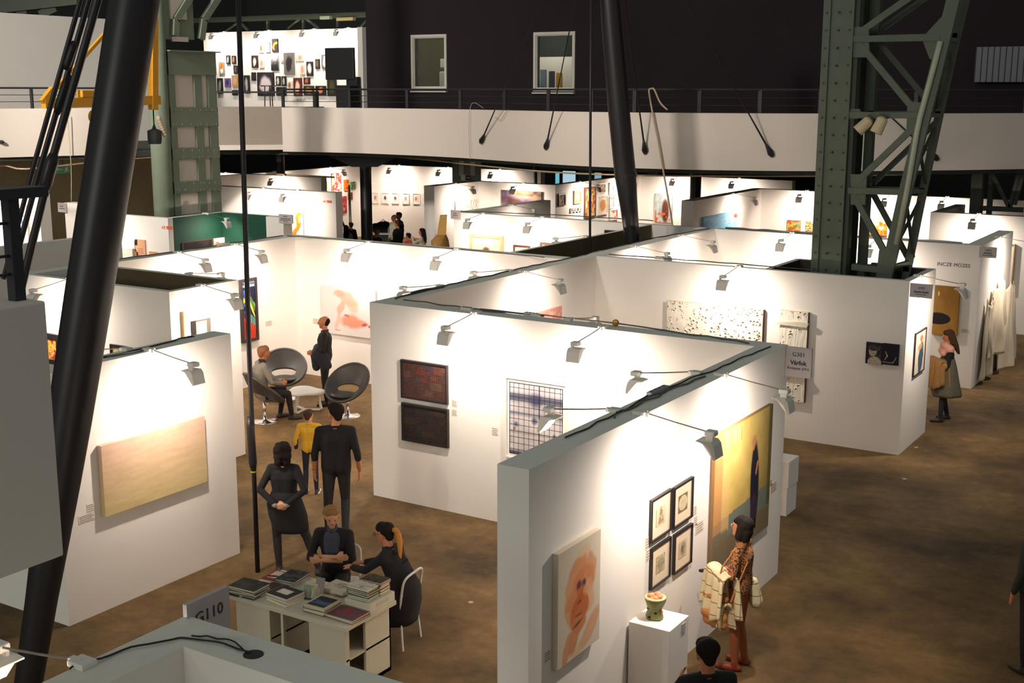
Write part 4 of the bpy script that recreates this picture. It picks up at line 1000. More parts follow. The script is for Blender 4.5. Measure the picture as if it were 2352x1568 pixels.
CR_ = [((1284, 445), (1300, 471), 'portrait in brown tones', abstr([(150, 120, 90), (90, 66, 50), (190, 160, 120)], 4), F_BLACK), ((1320, 438), (1336, 466), 'small figure picture in gold', blob((150, 130, 80), (226, 206, 170), .5, .5, .3, .4, 0, 6), F_TAN),
       ((1344, 431), (1369, 497), 'tall gold red panel picture', abstr([(200, 140, 90), (170, 80, 50), (224, 186, 130), (120, 70, 40)], 8, 6), F_BROWN), ((1376, 421), (1392, 444), 'small pale collage', abstr([(232, 220, 204), (210, 150, 110), (120, 100, 80)], 9), F_WHITE),
       ((1374, 451), (1397, 491), 'orange round drawing', blob((232, 214, 190), (206, 140, 80), .5, .5, .36, .34, 0, 9), F_WHITE), ((1401, 420), (1411, 447), 'upper lilac picture', abstr([(200, 180, 200), (230, 220, 214), (150, 120, 130)], 10), F_WHITE),
       ((1402, 451), (1412, 478), 'middle lilac red picture', abstr([(190, 176, 200), (210, 120, 90), (232, 224, 220)], 11), F_WHITE), ((1402, 481), (1420, 503), 'lower red white picture', abstr([(200, 70, 50), (232, 214, 204), (150, 100, 90)], 12), F_WHITE),
       ((1413, 418), (1424, 446), 'outermost pale picture', abstr([(226, 214, 206), (200, 170, 150)], 13), F_WHITE)]
for tl, br, lab, fn, fr in CR_: pic('framed_picture', lab+' on the crowded far wall', ('x', -20.05), tl, br, fn, frame=fr, fw=.05, depth=.05, res=24, group='pictures on the crowded wall')
for k, x in enumerate((1311, 1318, 1325, 1332)): pic('tiny_photo', ['first', 'second', 'third', 'fourth'][k]+' tiny photo from the left in a row of four on the crowded far wall', ('x', -20.05), (x, 478-k*.8), (x+5, 487-k*.8), abstr([(80, 70, 70), (170, 150, 140)], k), 'photograph', frame=F_WHITE, fw=.02, depth=.04, res=8, group='row of four tiny photos')
pic('standing_figure_painting', 'grey painting of a standing red and black figure', ('y', 40.6), (1505, 444), (1542, 512), lambda U, V: over(over(abstr([(150, 160, 160), (190, 196, 190), (120, 120, 112)], 5, 3, False)(U, V), ell(U, V, .62, .4, .2, .4, .2), (90, 50, 40)), (vn(U, V, 10, 4) > .62).astype(float)*(V < .4), (196, 90, 50)), 'painting', depth=.06, res=50)
pic('blue_painting', 'slanting light blue painting with red specks', ('x', -13.95), (1617, 499), (1692, 530), lambda U, V: over(over(abstr([(110, 170, 205), (140, 190, 215), (96, 150, 190)], 6, 3, False)(U, V), (vn(U, V, 18, 3) > .86).astype(float), (190, 90, 70)), ell(U, V, .95, .75, .06, .12, .2), (196, 70, 40)), 'painting', depth=.06, res=60)
for k, (tl, br, lab, pal) in enumerate([((1808, 505), (1837, 532), 'left colourful small picture with a turquoise top', [(40, 150, 160), (200, 160, 60), (170, 70, 50), (90, 120, 60)]), ((1850, 508), (1880, 534), 'right colourful small picture with an orange centre', [(150, 170, 190), (220, 120, 40), (206, 170, 110), (90, 90, 80)]), ((1988, 503), (2036, 541), 'lilac and orange picture behind the lattice column', [(196, 190, 226), (214, 204, 230), (236, 130, 40), (200, 80, 30)])]):
    pic('bright_small_picture', lab, ('y', 36.6), tl, br, abstr(pal, 60+k, 4), depth=.05, res=36)
# left far pictures
pic('poster_on_wall', 'pink and black poster with lines of text on the red lettered wall', ('y', 20.4), (308, 549), (335, 594), lambda U, V: over(over(flat(U, (214, 158, 122)), ((U < .3) & (vn(U, V, 5, 2) > .4)).astype(float), (44, 36, 40)), rec(U, V, .3, .8, .05, .5)*(np.abs((V*9) % 1-.5) < .12), (120, 80, 66)), 'poster', depth=.03, res=40)
pic('tan_card', 'small tan card right of the pink poster', ('y', 20.4), (342, 577), (362, 589), abstr([(206, 156, 110), (196, 140, 96)], 2), 'card', depth=.02, res=8)
pic('pale_box_panel', 'pale grey block left of the pink poster', ('y', 20.4), (277, 569), (305, 594), abstr([(206, 202, 188), (190, 186, 170)], 2), 'panel', depth=.12, res=8)
pic('dark_panorama', 'wide dark framed picture on the green wall', ('x', -22.34), (420, 557), (489, 585), abstr([(44, 36, 38), (58, 48, 48)], 2), frame=F_BROWN, fw=.02, depth=.04, res=14)
pic('white_orange_print', 'white print with an orange splash on the green wall', ('x', -22.34), (493, 548), (522, 568), blob((236, 226, 214), (226, 130, 80), .2, .4, .2, .3, 0, 3), depth=.05, res=30)
def flame(U, V):
    n = fbm(U, V, 4, 6); img = flat(U, (226, 222, 226)); img = over(img, (U+V*.2 < .25).astype(float), (236, 216, 160))
    img = over(img, (np.abs(U-.2-.6*V+.1*np.sin(V*9)) < .2).astype(float), (226, 110, 30)); img = over(img, ((np.abs(U-.2-.6*V) < .14) & (n > .5)).astype(float), (250, 196, 90)); return over(img, ell(U, V, .55, .1, .08, .06, .2), (170, 80, 60))
pic('flame_picture', 'white picture with a leaping orange flame shape', ('y', 28.3), (667, 487), (697, 552), flame, depth=.04, res=44)
for tl, br, lab, pal, sd in [((762, 398), (785, 443), 'tall red and white poster', [(206, 90, 70), (232, 190, 170), (190, 60, 50), (222, 140, 120)], 4), ((791, 413), (802, 437), 'orange poster with a black shape', [(232, 110, 30), (236, 120, 40), (50, 40, 36)], 5), ((806, 418), (817, 434), 'small green picture', [(96, 130, 80), (60, 90, 60), (150, 160, 110)], 6),
                             ((801, 442), (810, 458), 'small brown picture', [(120, 60, 40), (90, 50, 36), (160, 90, 60)], 7), ((778, 452), (797, 488), 'pink and crimson picture', [(196, 80, 80), (150, 50, 60), (224, 130, 120)], 8), ((749, 418), (757, 441), 'slim orange and white picture', [(236, 214, 180), (232, 120, 40), (240, 230, 214)], 9)]:
    pic('wall_poster', lab+' on the far poster wall', ('x', -32.0), tl, br, abstr(pal, sd, 4), 'poster', depth=.05, res=30, group='posters on the far wall')
for k, x in enumerate((861, 884, 907, 931, 955, 979)):
    pic('small_white_frame', ['leftmost', 'second', 'third', 'fourth', 'fifth', 'rightmost'][k]+' of six small white framed pictures on the far wall', ('y', 40.2), (x-8, 441+k*.6), (x+8, 467+k*.6), blob((226, 216, 206), [(180, 130, 110), (60, 60, 80), (90, 80, 90), (160, 140, 150), (190, 100, 70), (210, 130, 90)][k], .5, .5, .3, .26, 0, k), frame=F_WHITE, fw=.03, depth=.04, matc=M_MOUNTW, mw=.05, res=14, group='six small white frames')
pic('bright_abstract', 'pale picture with red and blue strokes at the far left', ('y', 18.0), (28, 470), (66, 560), lambda U, V: over(over(flat(U, (228, 206, 186)), line(U, V, .1, .8, .9, .7, .02)+line(U, V, .2, .3, .9, .45, .02), (196, 70, 40)), ell(U, V, .6, .6, .1, .12, .2), (70, 100, 160)), depth=.05, res=40)
# gallery photographs on the upper wall
GAL = [(228, 570, 280, 690, 'tiny dark print with a grey face', 0), (303, 575, 357, 685, 'tiny dark print with a brown face', 1), (330, 710, 385, 820, 'small black print behind the tie rod', 2), (128, 660, 205, 820, 'print with a white and orange bird shape', 3), (106, 880, 185, 1088, 'tall grey print at the left end', 0),
       (207, 880, 287, 1000, 'violet print', 4), (305, 840, 390, 1000, 'tan brown print', 5), (465, 840, 550, 1085, 'tall grey curved shape print', 6), (570, 800, 628, 912, 'small plain black print', 7), (645, 800, 880, 1120, 'largest print, pale back on black', 8), (672, 418, 735, 535, 'cream print with a red stroke', 9),
       (758, 392, 822, 530, 'grey print with a pale column', 10), (845, 347, 928, 527, 'black print with an orange hook', 11), (572, 573, 660, 737, 'dark print with a glowing round form', 12), (678, 618, 742, 738, 'pale pink print', 13), (832, 570, 935, 775, 'print fading from white to black', 14), (955, 620, 985, 665, 'tiniest white print with an orange dot', 15),
       (1005, 537, 1155, 830, 'large dark grey print with a black plume', 16), (1180, 557, 1277, 647, 'rosy square print', 13), (1227, 692, 1293, 830, 'pink upright print', 13), (1312, 655, 1403, 848, 'black print with a white twisting form', 17), (1432, 620, 1490, 752, 'small dark brown print', 2), (1515, 560, 1610, 750, 'grey print with a white eye shape', 18),
       (902, 852, 962, 980, 'small black print with a white streak, left of a pair', 19), (977, 852, 1040, 985, 'small grey print, right of a pair', 6), (1057, 920, 1118, 1035, 'cream print with a brown seed', 20), (1136, 875, 1255, 1120, 'dark red print with a pale seated figure', 21), (1275, 873, 1360, 958, 'dark print with a red glow', 22), (905, 1000, 1040, 1118, 'wide plain black print', 7),
       (1275, 982, 1415, 1107, 'wide brown print with golden shapes', 23), (1435, 982, 1575, 1107, 'wide dark print with an orange body', 24), (1592, 872, 1720, 1120, 'tall dark olive print', 25), (1740, 990, 1807, 1125, 'small dark print beside the black stand', 2), (310, 1040, 385, 1110, 'small black print at the floor', 7)]
def gfn(i):
    D_ = [((40, 40, 42), (150, 146, 142)), ((44, 36, 34), (150, 110, 84)), ((40, 40, 36), (96, 80, 60)), ((150, 150, 130), (240, 236, 226)), ((110, 96, 140), (70, 50, 90)), ((176, 136, 104), (206, 160, 120)), ((40, 40, 42), (170, 168, 166)), ((38, 38, 38), (44, 44, 42)), ((44, 40, 42), (206, 196, 198)), ((226, 206, 184), (190, 80, 60)), ((150, 144, 146), (224, 218, 220)), ((44, 42, 46), (240, 130, 20)), ((60, 40, 30), (250, 232, 214)), ((232, 190, 176), (206, 140, 120)), None, ((240, 234, 226), (226, 150, 80)), ((110, 106, 104), (44, 42, 46)), ((38, 38, 40), (214, 206, 196)), ((100, 98, 96), (230, 226, 220)), ((40, 42, 40), (200, 196, 190)), ((230, 218, 200), (150, 110, 80)), ((90, 44, 36), (230, 200, 180)), ((50, 36, 34), (190, 90, 60)), ((60, 46, 36), (176, 136, 80)), ((40, 36, 36), (206, 130, 90)), ((44, 44, 34), (70, 66, 46))]
    if i == 14: return lambda U, V: flat(U, (40, 38, 42))+np.clip((V-.35+.3*(vn(U, V, 9, 3)-.5))*1.5, 0, 1)[..., None]*190
    c0, c1 = D_[i]
    if i == 3: return lambda U, V: over(blob(c0, c1, .55, .35, .25, .3)(U, V), ell(U, V, .55, .65, .35, .25, .15, .6), (230, 110, 40))
    if i == 11: return lambda U, V: over(flat(U, c0), ((np.abs(np.hypot(U-.85, (V-.35)*1.6)-.55) < .13) & (V > .2) & (V < .85)).astype(float), c1)
    return blob(c0, c1, .5, .5, .24+.04*(i % 3), .36, .2*(i % 4-1.5), 70+i)
for k, (x0, y0, x1, y1, lab, i) in enumerate(GAL):
    s_ = 400/2352.
    pic('gallery_photograph', lab+' on the upper gallery wall', ('y', GY), (480+x0*s_, 30+y0*s_), (480+x1*s_, 30+y1*s_), gfn(i), 'photograph', depth=.05, res=22, group='photographs on the upper gallery wall')
a = at_y(753, 110, 34.2); c = at_y(820, 183, 34.2)
a[0] -= .15; c[0] -= .15
t = thing('display_screen', 'black screen on a stand in front of the gallery photographs', 'screen', ((a[0]+c[0])/2+.3, 34.2, 4.14))
MB().rbox(a[0], c[0], 34.2, 34.32, c[2], a[2], .02).build('panel', M_BLACK, t, world=True)
q0, q1 = at_y(793, 200, 34.2), at_y(818, 200, 34.2); MB().rbox(q0[0], q1[0], 34.25, 34.45, 4.15, c[2]+.1, .02).build('pedestal', M_BLACK, t, world=True)
q0, q1 = at_y(790, 196, 34.2), at_y(822, 196, 34.2); MB().rbox(q0[0], q1[0], 33.75, 34.2, 4.15, q0[2], .02).build('base_cabinet', M_BLACK, t, world=True)
q = at_y(617, 196, 33.5); t = thing('bar_table', 'tall round bar table in front of the gallery photographs', 'table', (q[0], 33.5, 4.14))
h_ = q[2]-4.14
MB().lathe([(.02, 0), (.28, .0), (.28, .04)], (0, 0, h_-.04), 20).build('table_top', mat('dark_wood_top', (120, 76, 50), .4), t)
for k in range(3):
    an = k*2.09; MB().tube([(.2*math.cos(an), .2*math.sin(an), 0), (.14*math.cos(an), .14*math.sin(an), h_-.04)], .02, 6).build('leg', M_BLACK, t)

# white reliefs of pitted plaster
def relief(name, label, plane_y, x0, x1, z0, z1, seed, nholes, nu, nv, pit_shade, rmin, rmax):
    rs = np.random.RandomState(seed); w = x1-x0; h = z1-z0
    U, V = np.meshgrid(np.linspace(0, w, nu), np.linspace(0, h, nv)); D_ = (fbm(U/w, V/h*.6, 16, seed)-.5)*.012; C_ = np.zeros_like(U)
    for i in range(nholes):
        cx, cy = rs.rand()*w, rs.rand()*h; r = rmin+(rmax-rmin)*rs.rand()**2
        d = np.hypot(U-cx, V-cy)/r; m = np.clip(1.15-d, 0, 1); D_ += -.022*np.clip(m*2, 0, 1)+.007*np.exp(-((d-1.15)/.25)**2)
        C_ = np.maximum(C_, np.clip((m-.2)*2, 0, 1)*(V > cy-.2*r))  # brown tint is shade painted into the upper part of each crater
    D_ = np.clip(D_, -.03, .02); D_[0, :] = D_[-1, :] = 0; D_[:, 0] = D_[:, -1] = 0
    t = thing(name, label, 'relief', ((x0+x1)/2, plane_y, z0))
    base = np.array(lin((236, 228, 212))); br = np.array(lin(pit_shade)); img = base*(1-C_[..., None])+br*C_[..., None]
    me = bpy.data.meshes.new('relief_face'); idx = np.arange(nu*nv).reshape(nv, nu)
    vs = np.stack([U-w/2, -.055-D_, V], -1).reshape(-1, 3); fs = np.stack([idx[:-1, :-1], idx[:-1, 1:], idx[1:, 1:], idx[1:, :-1]], -1).reshape(-1, 4)
    me.from_pydata(vs.tolist(), [], fs.tolist()); ca = me.color_attributes.new('Col', 'FLOAT_COLOR', 'POINT')
    ca.data.foreach_set('color', np.concatenate([img.reshape(-1, 3), np.ones((nu*nv, 1))], 1).ravel()); me.materials.append(M_PAINT)
    link('relief_face', me, t); MB().box(-w/2, w/2, -.022, -.002, 0, h).build('backing', F_TAN, t); MB().box(w/2, w/2+.012, -.06, -.002, 0, h).build('edge_strip', F_BROWN, t); return t
ry = 19.87
a = at_y(1533, 690, ry-.055); c = at_y(1753, 712, ry-.055)
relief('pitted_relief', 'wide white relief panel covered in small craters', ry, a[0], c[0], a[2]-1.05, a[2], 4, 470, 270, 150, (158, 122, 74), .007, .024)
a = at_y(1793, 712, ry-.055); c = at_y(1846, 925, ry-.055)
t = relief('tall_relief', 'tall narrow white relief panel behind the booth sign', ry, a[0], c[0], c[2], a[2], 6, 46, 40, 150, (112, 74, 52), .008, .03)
m = MB(); w_ = c[0]-a[0]; hh = a[2]-c[2]
for z_, r_ in ((hh*.86, .07), (hh*.3, .06)):
    m.prism([(-w_*.7, -.02), (w_*.5, -.03), (w_*.55, .03), (w_*.2, .05), (-w_*.4, .03)], -.1, -.05, 'y'); 
    for i in range(len(m.v)-10, len(m.v)): m.v[i] = (m.v[i][0], m.v[i][1], m.v[i][2]+z_)
m.build('ridge', mat('plaster_ridge', (226, 214, 196), .9, bump=.4, scale=30), t)

# ================================================================== small captions, signs, lettering
def caption(px, py, plane, w=.07, h=.08, lab='', lines=4, dark=(150, 132, 112)):
    ax, v = plane
    q = at_x(px, py, v) if ax == 'x' else at_y(px, py, v)
    t = thing('caption_card', lab, 'caption', q, R(90) if ax == 'x' else 0, 'wall caption cards')
    MB().box(-w/2, w/2, -.004, 0, -h/2, h/2).build('card', mat('caption_paper', (226, 214, 200), .8), t)
    m = MB()
    for k in range(lines):
        z = h/2-(k+.7)*h/(lines+.4); m.box(-w*.42, w*(.3+.12*(k % 2)), -.0055, -.004, z-h*.035, z+h*.035)
    m.build('text_lines', mat('caption_ink', dark, .8), t)
XL, XR, YC = ('x', -10.97), ('x', -4.92), ('y', 13.68)
for a in [(208, 1166, XL, .1, .1, 'small caption card left of the beige canvas'), (199, 1189, XL, .22, .09, 'wider caption card below the small one by the beige canvas'), (1044, 926, YC, .09, .09, 'caption card right of the upper plaid picture'), (1044, 947, YC, .09, .09, 'caption card right of the lower plaid picture'), (1137, 990, YC, .1, .11, 'caption card left of the lattice print'),
          (1487, 1246, XR, .09, .12, 'upper caption card left of the four prints'), (1488, 1274, XR, .09, .12, 'lower caption card left of the four prints'), (1596, 1172, XR, .07, .1, 'caption card beside the top right print'), (1597, 1196, XR, .08, .1, 'caption card beside the bottom right print'), (1606, 1210, XR, .2, .12, 'wide caption card right of the four prints'),
          (1770, 1108, XR, .08, .08, 'small caption card right of the big yellow painting'), (1776, 1118, XR, .2, .12, 'wide caption card right of the big yellow painting'), (1257, 1506, XR, .1, .1, 'dark caption card left of the watercolour face'), (2217, 760, ('y', 25.3), .16, .08, 'caption card right of the gold painting'), (617, 742, ('x', -17.32), .2, .1, 'faint caption card right of the colourful painting'), (727, 738, ('y', 19.2), .2, .12, 'faint caption card left of the pink figure')]:
    caption(*a[:3], a[3], a[4], a[5])
def sign(name, label, plane, tl, br, lines, m_ink=M_INK, board=M_SIGN, depth=.03):
    ax, v = plane
    a = at_x(*tl, v) if ax == 'x' else at_y(*tl, v); c = at_x(*br, v) if ax == 'x' else at_y(*br, v)
    i = 1 if ax == 'x' else 0; w = c[i]-a[i]; h = a[2]-c[2]; ctr = (a+c)/2
    t = thing(name, label, 'sign', (ctr[0], ctr[1], c[2]), R(90) if ax == 'x' else 0, 'booth signs')
    bd = MB().box(-w/2, w/2, -.001, depth, 0, h).build('board', board, t)
    for s_, fz, sz, bold in lines:
        if s_[0] == '#':      # a line of print too small to read in the photo
            ww = float(s_[1:])*w/2; x = -ww; mm = MB(); rs = random.Random(s_)
            while x < ww-.01:
                l_ = h*sz*rs.uniform(.5, 1.1); mm.box(x, min(x+l_, ww), -.004, -.001, h*fz, h*(fz+sz*.6)); x += l_+h*sz*.22
            mm.build('print_line', m_ink, bd)
        else: text_obj(s_, h*sz, m_ink, bd, (0, -.004, h*fz), bold=bold*h)
    return t
sign('booth_sign', 'grey booth sign G301 at the far end of the long right partition', ('y', 13.9), (1806, 795), (1862, 870), [('G301', .70, .2, 0), ('Várfok', .42, .2, .006), ('Budapest (HU)', .26, .125, 0)])
sign('booth_sign', 'grey booth sign G302 on the end of the relief partition', ('y', 19.85), (2091, 650), (2141, 686), [('G302', .64, .22, 0), ('Apteka Sztuki', .36, .19, .005), ('Warszawa (PL)', .2, .12, 0)])
sign('booth_sign', 'grey booth sign above the hanging white drapery', ('y', 25.28), (2250, 566), (2288, 593), [('G303', .62, .24, 0), ('#.45', .38, .17, 0), ('#.62', .2, .1, 0)])
sign('booth_sign', 'grey booth sign right of the green wall', ('y', 21.985), (640, 491), (672, 514), [('#.3', .72, .14, 0), ('#.7', .5, .11, 0), ('#.8', .33, .11, 0), ('#.35', .16, .09, 0)])
sign('booth_sign', 'small grey booth sign beside the tan framed drawing', ('y', 25.25), (1035, 482), (1056, 504), [('#.35', .62, .14, 0), ('#.5', .4, .14, 0), ('#.7', .2, .08, 0)])
sign('booth_sign', 'small white booth sign at the far left', ('y', 21.55), (132, 465), (152, 488), [('#.35', .6, .12, 0), ('#.7', .35, .12, 0)])
sign('booth_sign', 'grey booth sign G110 behind the near bottom corner', ('x', -5.08), (428, 1390), (530, 1448), [('G110', .5, .36, .0), ('F', .12, .3, .006)])
sign('small_wall_sign', 'small grey sign on the partition seen through the lattice column', ('y', 25.27), (2003, 560), (2020, 580), [])
def lettering(px, py, plane, s_, size, m_, label, nm='wall_lettering'):
    ax, v = plane; q = at_x(px, py, v+.002) if ax == 'x' else at_y(px, py, v-.002)
    me = text_mesh(s_, size, .001, 'CENTER'); me.materials.clear(); me.materials.append(m_)
    o = link(nm, me); o.location = q; o.rotation_euler = (R(90), 0, R(90) if ax == 'x' else 0); return tag(o, label, 'lettering')
M_RED = mat('red_vinyl', (214, 84, 58), .6)
lettering(2190, 612, ('y', 25.3), 'INCZE MÓZES', .1, M_INK, 'grey capital lettering on the wall above the gold painting')
for (px0, px1, py, pl, lab) in [(372, 396, 523, ('y', 20.4), 'left of the green wall'), (742, 762, 463, ('y', 28.3), 'at the right end of the flame picture wall')]:
    q = at_y((px0+px1)/2, py, pl[1]-.004); w = at_y(px1, py, pl[1])[0]-at_y(px0, py, pl[1])[0]
    t = thing('red_logo', 'red vinyl lettering and bar '+lab, 'logo', q)
    text_obj('ART', w*.3, M_RED, t, (-w*.26, 0, -w*.1)); MB().box(w*.0, w*.5, -.004, .003, -w*.1, w*.12).build('red_bar', M_RED, t)
# ================================================================== cables and clutter on the partition tops
def pxl(x, y, z=H):
    q = np.array([x, y, z])-CO; return 1176+FOC*(q@CR)/(q@CF), 784-FOC*(q@CU)/(q@CF)
def top_run(pxs, r, label, m=M_CABLE, z=H, seed=0, amp=.02, name='cable_run'):
    rs = random.Random(seed); q = []
    P = [at_z(x, y, z) for x, y in pxs]
    for i in range(len(P)-1):
        n = max(3, int(np.linalg.norm(P[i+1]-P[i])/.18))
        for k in range(n):
            v = P[i]+(P[i+1]-P[i])*k/n; q.append(np.array([v[0]+rs.uniform(-amp, amp), v[1]+rs.uniform(-amp, amp), z+r+rs.uniform(0, .012)]))
    q.append(P[-1]+np.array([0, 0, r]))
    return tag(MB().tube(smooth_path(q, 2), r, 5).build(name, m, smooth=True), label, 'cable')
top_run([(1300, 1010), (1420, 950), (1500, 905), (1625, 858), (1770, 797)], .008, 'dark cable running along the top of the long right partition', M_BLACK, seed=1)
top_run([(1400, 962), (1500, 915), (1620, 866)], .01, 'second grey cable on the top of the long right partition', seed=2, amp=.035)
top_run([(1440, 945), (1540, 892)], .008, 'third loose cable on the top of the long right partition', seed=3, amp=.045)
top_run([(930, 690), (1118, 716), (1260, 727), (1420, 745), (1720, 790)], .01, 'grey cable along the top of the plaid pictures partition', seed=4)
top_run([(1100, 714), (1250, 728)], .014, 'thicker grey cable on the plaid pictures partition', seed=5, amp=.03)
top_run([(905, 688), (1000, 663), (1170, 624), (1290, 598), (1500, 548), (1630, 526)], .01, 'dark cable along the top of the centre left partition', M_BLACK, seed=6)
top_run([(950, 676), (1020, 660)], .02, 'thick cable coil near the plaid pictures corner', seed=7, amp=.05)
top_run([(228, 825), (325, 803), (400, 785), (440, 774)], .009, 'dark cable on the top of the beige canvas partition', M_BLACK, seed=8)
top_run([(235, 822), (330, 806)], .012, 'second cable on the top of the beige canvas partition', seed=9, amp=.04)
top_run([(160, 1540), (200, 1525), (300, 1490), (430, 1466), (520, 1480), (575, 1500)], .006, 'thin dark cable on the near blue grey corner', M_BLACK, seed=10)
top_run([(440, 1466), (500, 1466), (560, 1495)], .005, 'second thin cable leading to the round hole', M_BLACK, seed=11)
top_run([(270, 597), (405, 579), (530, 560), (650, 542)], .01, 'grey cable along the top of the lounge left partition', seed=12)
top_run([(660, 543), (855, 557), (1055, 573), (1250, 592)], .01, 'grey cable along the top of the lounge back partition', seed=13)
top_run([(1400, 586), (1716, 609), (1870, 622)], .01, 'cable along the top of the relief partition', seed=14)
top_run([tuple(pxl(-10.5, 25.42)), tuple(pxl(-8.3, 25.42)), tuple(pxl(-7.4, 25.42))], .02, 'lumpy cable along the third booth front', seed=15, amp=.05)
top_run([tuple(pxl(-6.9, 25.42)), tuple(pxl(-5.5, 25.42))], .02, 'lumpy cable above the gold painting', mat('lilac_cable', (168, 160, 170), .7), seed=16, amp=.05)
top_run([(1045, 486), (1278, 495), (1500, 508)], .012, 'cable along the partition behind the lounge', seed=17)
q = [at_z(468, 624, H), at_z(430, 645, 2.55), at_z(385, 660, 2.5), at_z(320, 662, 2.75)]
tag(MB().tube(smooth_path(q, 5), .006, 5).build('drooping_cord', M_CABLEW, smooth=True), 'pale cord drooping across the open topped store', 'cord')
def power_strip(px0, py0, px1, py1, label, m=M_LAMP):
    a = Vector(at_z(px0, py0, H)); c = Vector(at_z(px1, py1, H))
    t = thing('power_strip', label, 'power strip', (a+c)/2, 0, 'power strips on the partition tops')
    MB().bar(a+Vector((0, 0, .022)), c+Vector((0, 0, .022)), .055, .04).build('body', m, t, world=True)
    for k in range(4):
        p = a.lerp(c, .15+.22*k); MB().lathe([(.02, 0), (.02, .006), (.014, .006)], p+Vector((0, 0, .042)), 10).build('socket', M_CABLE, t, world=True)
power_strip(1490, 911, 1530, 893, 'lilac power strip on the long right partition', mat('lilac_plastic', (170, 158, 168), .5))
power_strip(1205, 723, 1240, 728, 'grey power strip on the plaid pictures partition')
power_strip(1085, 714, 1060, 711, 'short power strip left on the plaid pictures partition')
power_strip(1505, 594.5, 1525, 596.2, 'grey power strip on the relief partition')
power_strip(500, 565.5, 525, 561.5, 'white power strip on the lounge left partition', M_WHITE)
# cork ball and round cable holes
q = at_z(1414, 742, H+.04); tag(MB().ball((q[0], q[1], H+.045), .045, n=14, m=10).build('cork_ball', mat('cork', (176, 128, 60), .9, bump=.4, scale=40), smooth=True), 'small round cork ball on the plaid pictures partition', 'ball')
for k, (px, py, r) in enumerate([(582, 1503, .055), (438, 773, .05)]):
    q = at_z(px, py, H); t = thing('cable_hole', ['round black cable hole in the near blue grey top', 'round black cable hole in the top of the beige canvas partition'][k], 'hole', q)
    MB().lathe([(r, 0), (r, .003), (r*.9, .004)], n=20).build('grommet', M_BLACK, t)
# timber blocks in the alley
for k, (px, py, s_) in enumerate([(1330, 580, .5), (1550, 530, .6), (1390, 560, .4)]):
    q = at_x(px, py, -11.6); q[1] = min(q[1], 24.8); tag(MB().rbox(-11.95, -11.95+s_, q[1]-.25, q[1]+.25, 0, min(1.6, max(.5, q[2])), .02).build('storage_crate', [M_RAW, mat('blue_grey_case', (84, 88, 96), .6), M_RAW][k]), ['brown crate in the storage alley near the tie rod', 'blue grey case at the far end of the storage alley', 'brown crate beside the slender mast'][k], 'crate')

# ================================================================== plinth, sculptures
t = thing('plinth', 'white square plinth by the long right partition', 'plinth', (-4.69, 10.09, 0))
MB().rbox(-.21, .21, -.215, .215, 0, .91, .004).build('body', M_WALL, t)
MB().box(.212, .216, .05, .13, .8, .88).build('label_card', M_SIGN, t)
def lumpy(prof, n, seed, amp):
    rs = random.Random(seed); vs = []; fs = []
    for i, (r, z, ox, oy) in enumerate(prof):
        for j in range(n):
            a = 2*math.pi*j/n; k = 1+amp*math.sin(3*a+i*.9+seed)+amp*.6*math.sin(5*a-i*1.3)+rs.uniform(-amp, amp)*.3
            vs.append((ox+r*k*math.cos(a), oy+r*k*math.sin(a), z))
    for i in range(len(prof)-1):
        for j in range(n): fs.append((i*n+j, i*n+(j+1) % n, (i+1)*n+(j+1) % n, (i+1)*n+j))
    fs.append(tuple(range(n))[::-1]); fs.append(tuple((len(prof)-1)*n+j for j in range(n)))
    return vs, fs
t = thing('ceramic_head', 'green hollow ceramic head with pink filling on the plinth', 'sculpture', (-4.73, 10.08, .911))
m = MB(); m.add(*lumpy([(.075, 0, 0, 0), (.085, .02, 0, 0), (.07, .06, 0, 0), (.066, .09, 0, 0), (.08, .13, 0, 0), (.092, .17, 0, 0), (.1, .2, 0, 0), (.1, .21, 0, 0), (.088, .205, 0, 0)], 28, 2, .07))
m.build('shell', mat('green_glaze', (128, 132, 74), .5, var=.25, scale=30, bump=.5), t, smooth=True)
m = MB()
for k in range(9):
    a = k*.75; m.ball((.045*math.cos(a)*(k > 0), .045*math.sin(a)*(k > 0), .2+.012*(k % 3)), .035, .028, .026, 10, 7)
m.build('pink_filling', mat('salmon_glaze', (232, 150, 104), .5, var=.2, scale=30), t, smooth=True)
MB().lathe([(.1, .2), (.103, .212), (.09, .214)], n=24).build('cream_rim', mat('cream_glaze', (230, 196, 150), .5), t, smooth=True)
for p_ in [(.035, -.062, .075), (-.02, -.078, .03), (-.05, -.045, .1)]: MB().ball(p_, .017, .01, .01, 8, 6).build('dark_opening', mat('dark_glaze', (40, 34, 26), .6), t, smooth=True)
MB().ball((.075, -.02, .085), .018, .018, .016, 8, 6).build('red_lip', mat('red_glaze', (180, 80, 60), .5), t, smooth=True)
# small white pedestal beyond the long partition
pc = at_z(1805, 1186, 0); pc = Vector(pc); pt_ = at_y(1813, 1062, pc.y)
t = thing('stepped_pedestal', 'small white stepped pedestal behind the end of the long right partition', 'plinth', pc)
zs_ = float(at_y(1810, 1122, pc.y)[2]); MB().rbox(-.5, 0, 0, .4, 0, zs_, .004).build('lower_block', M_WALL, t); MB().rbox(-.5, float(pt_[0])-pc.x, .0, .4, zs_, float(pt_[2]), .004).build('upper_block', M_WALL, t)
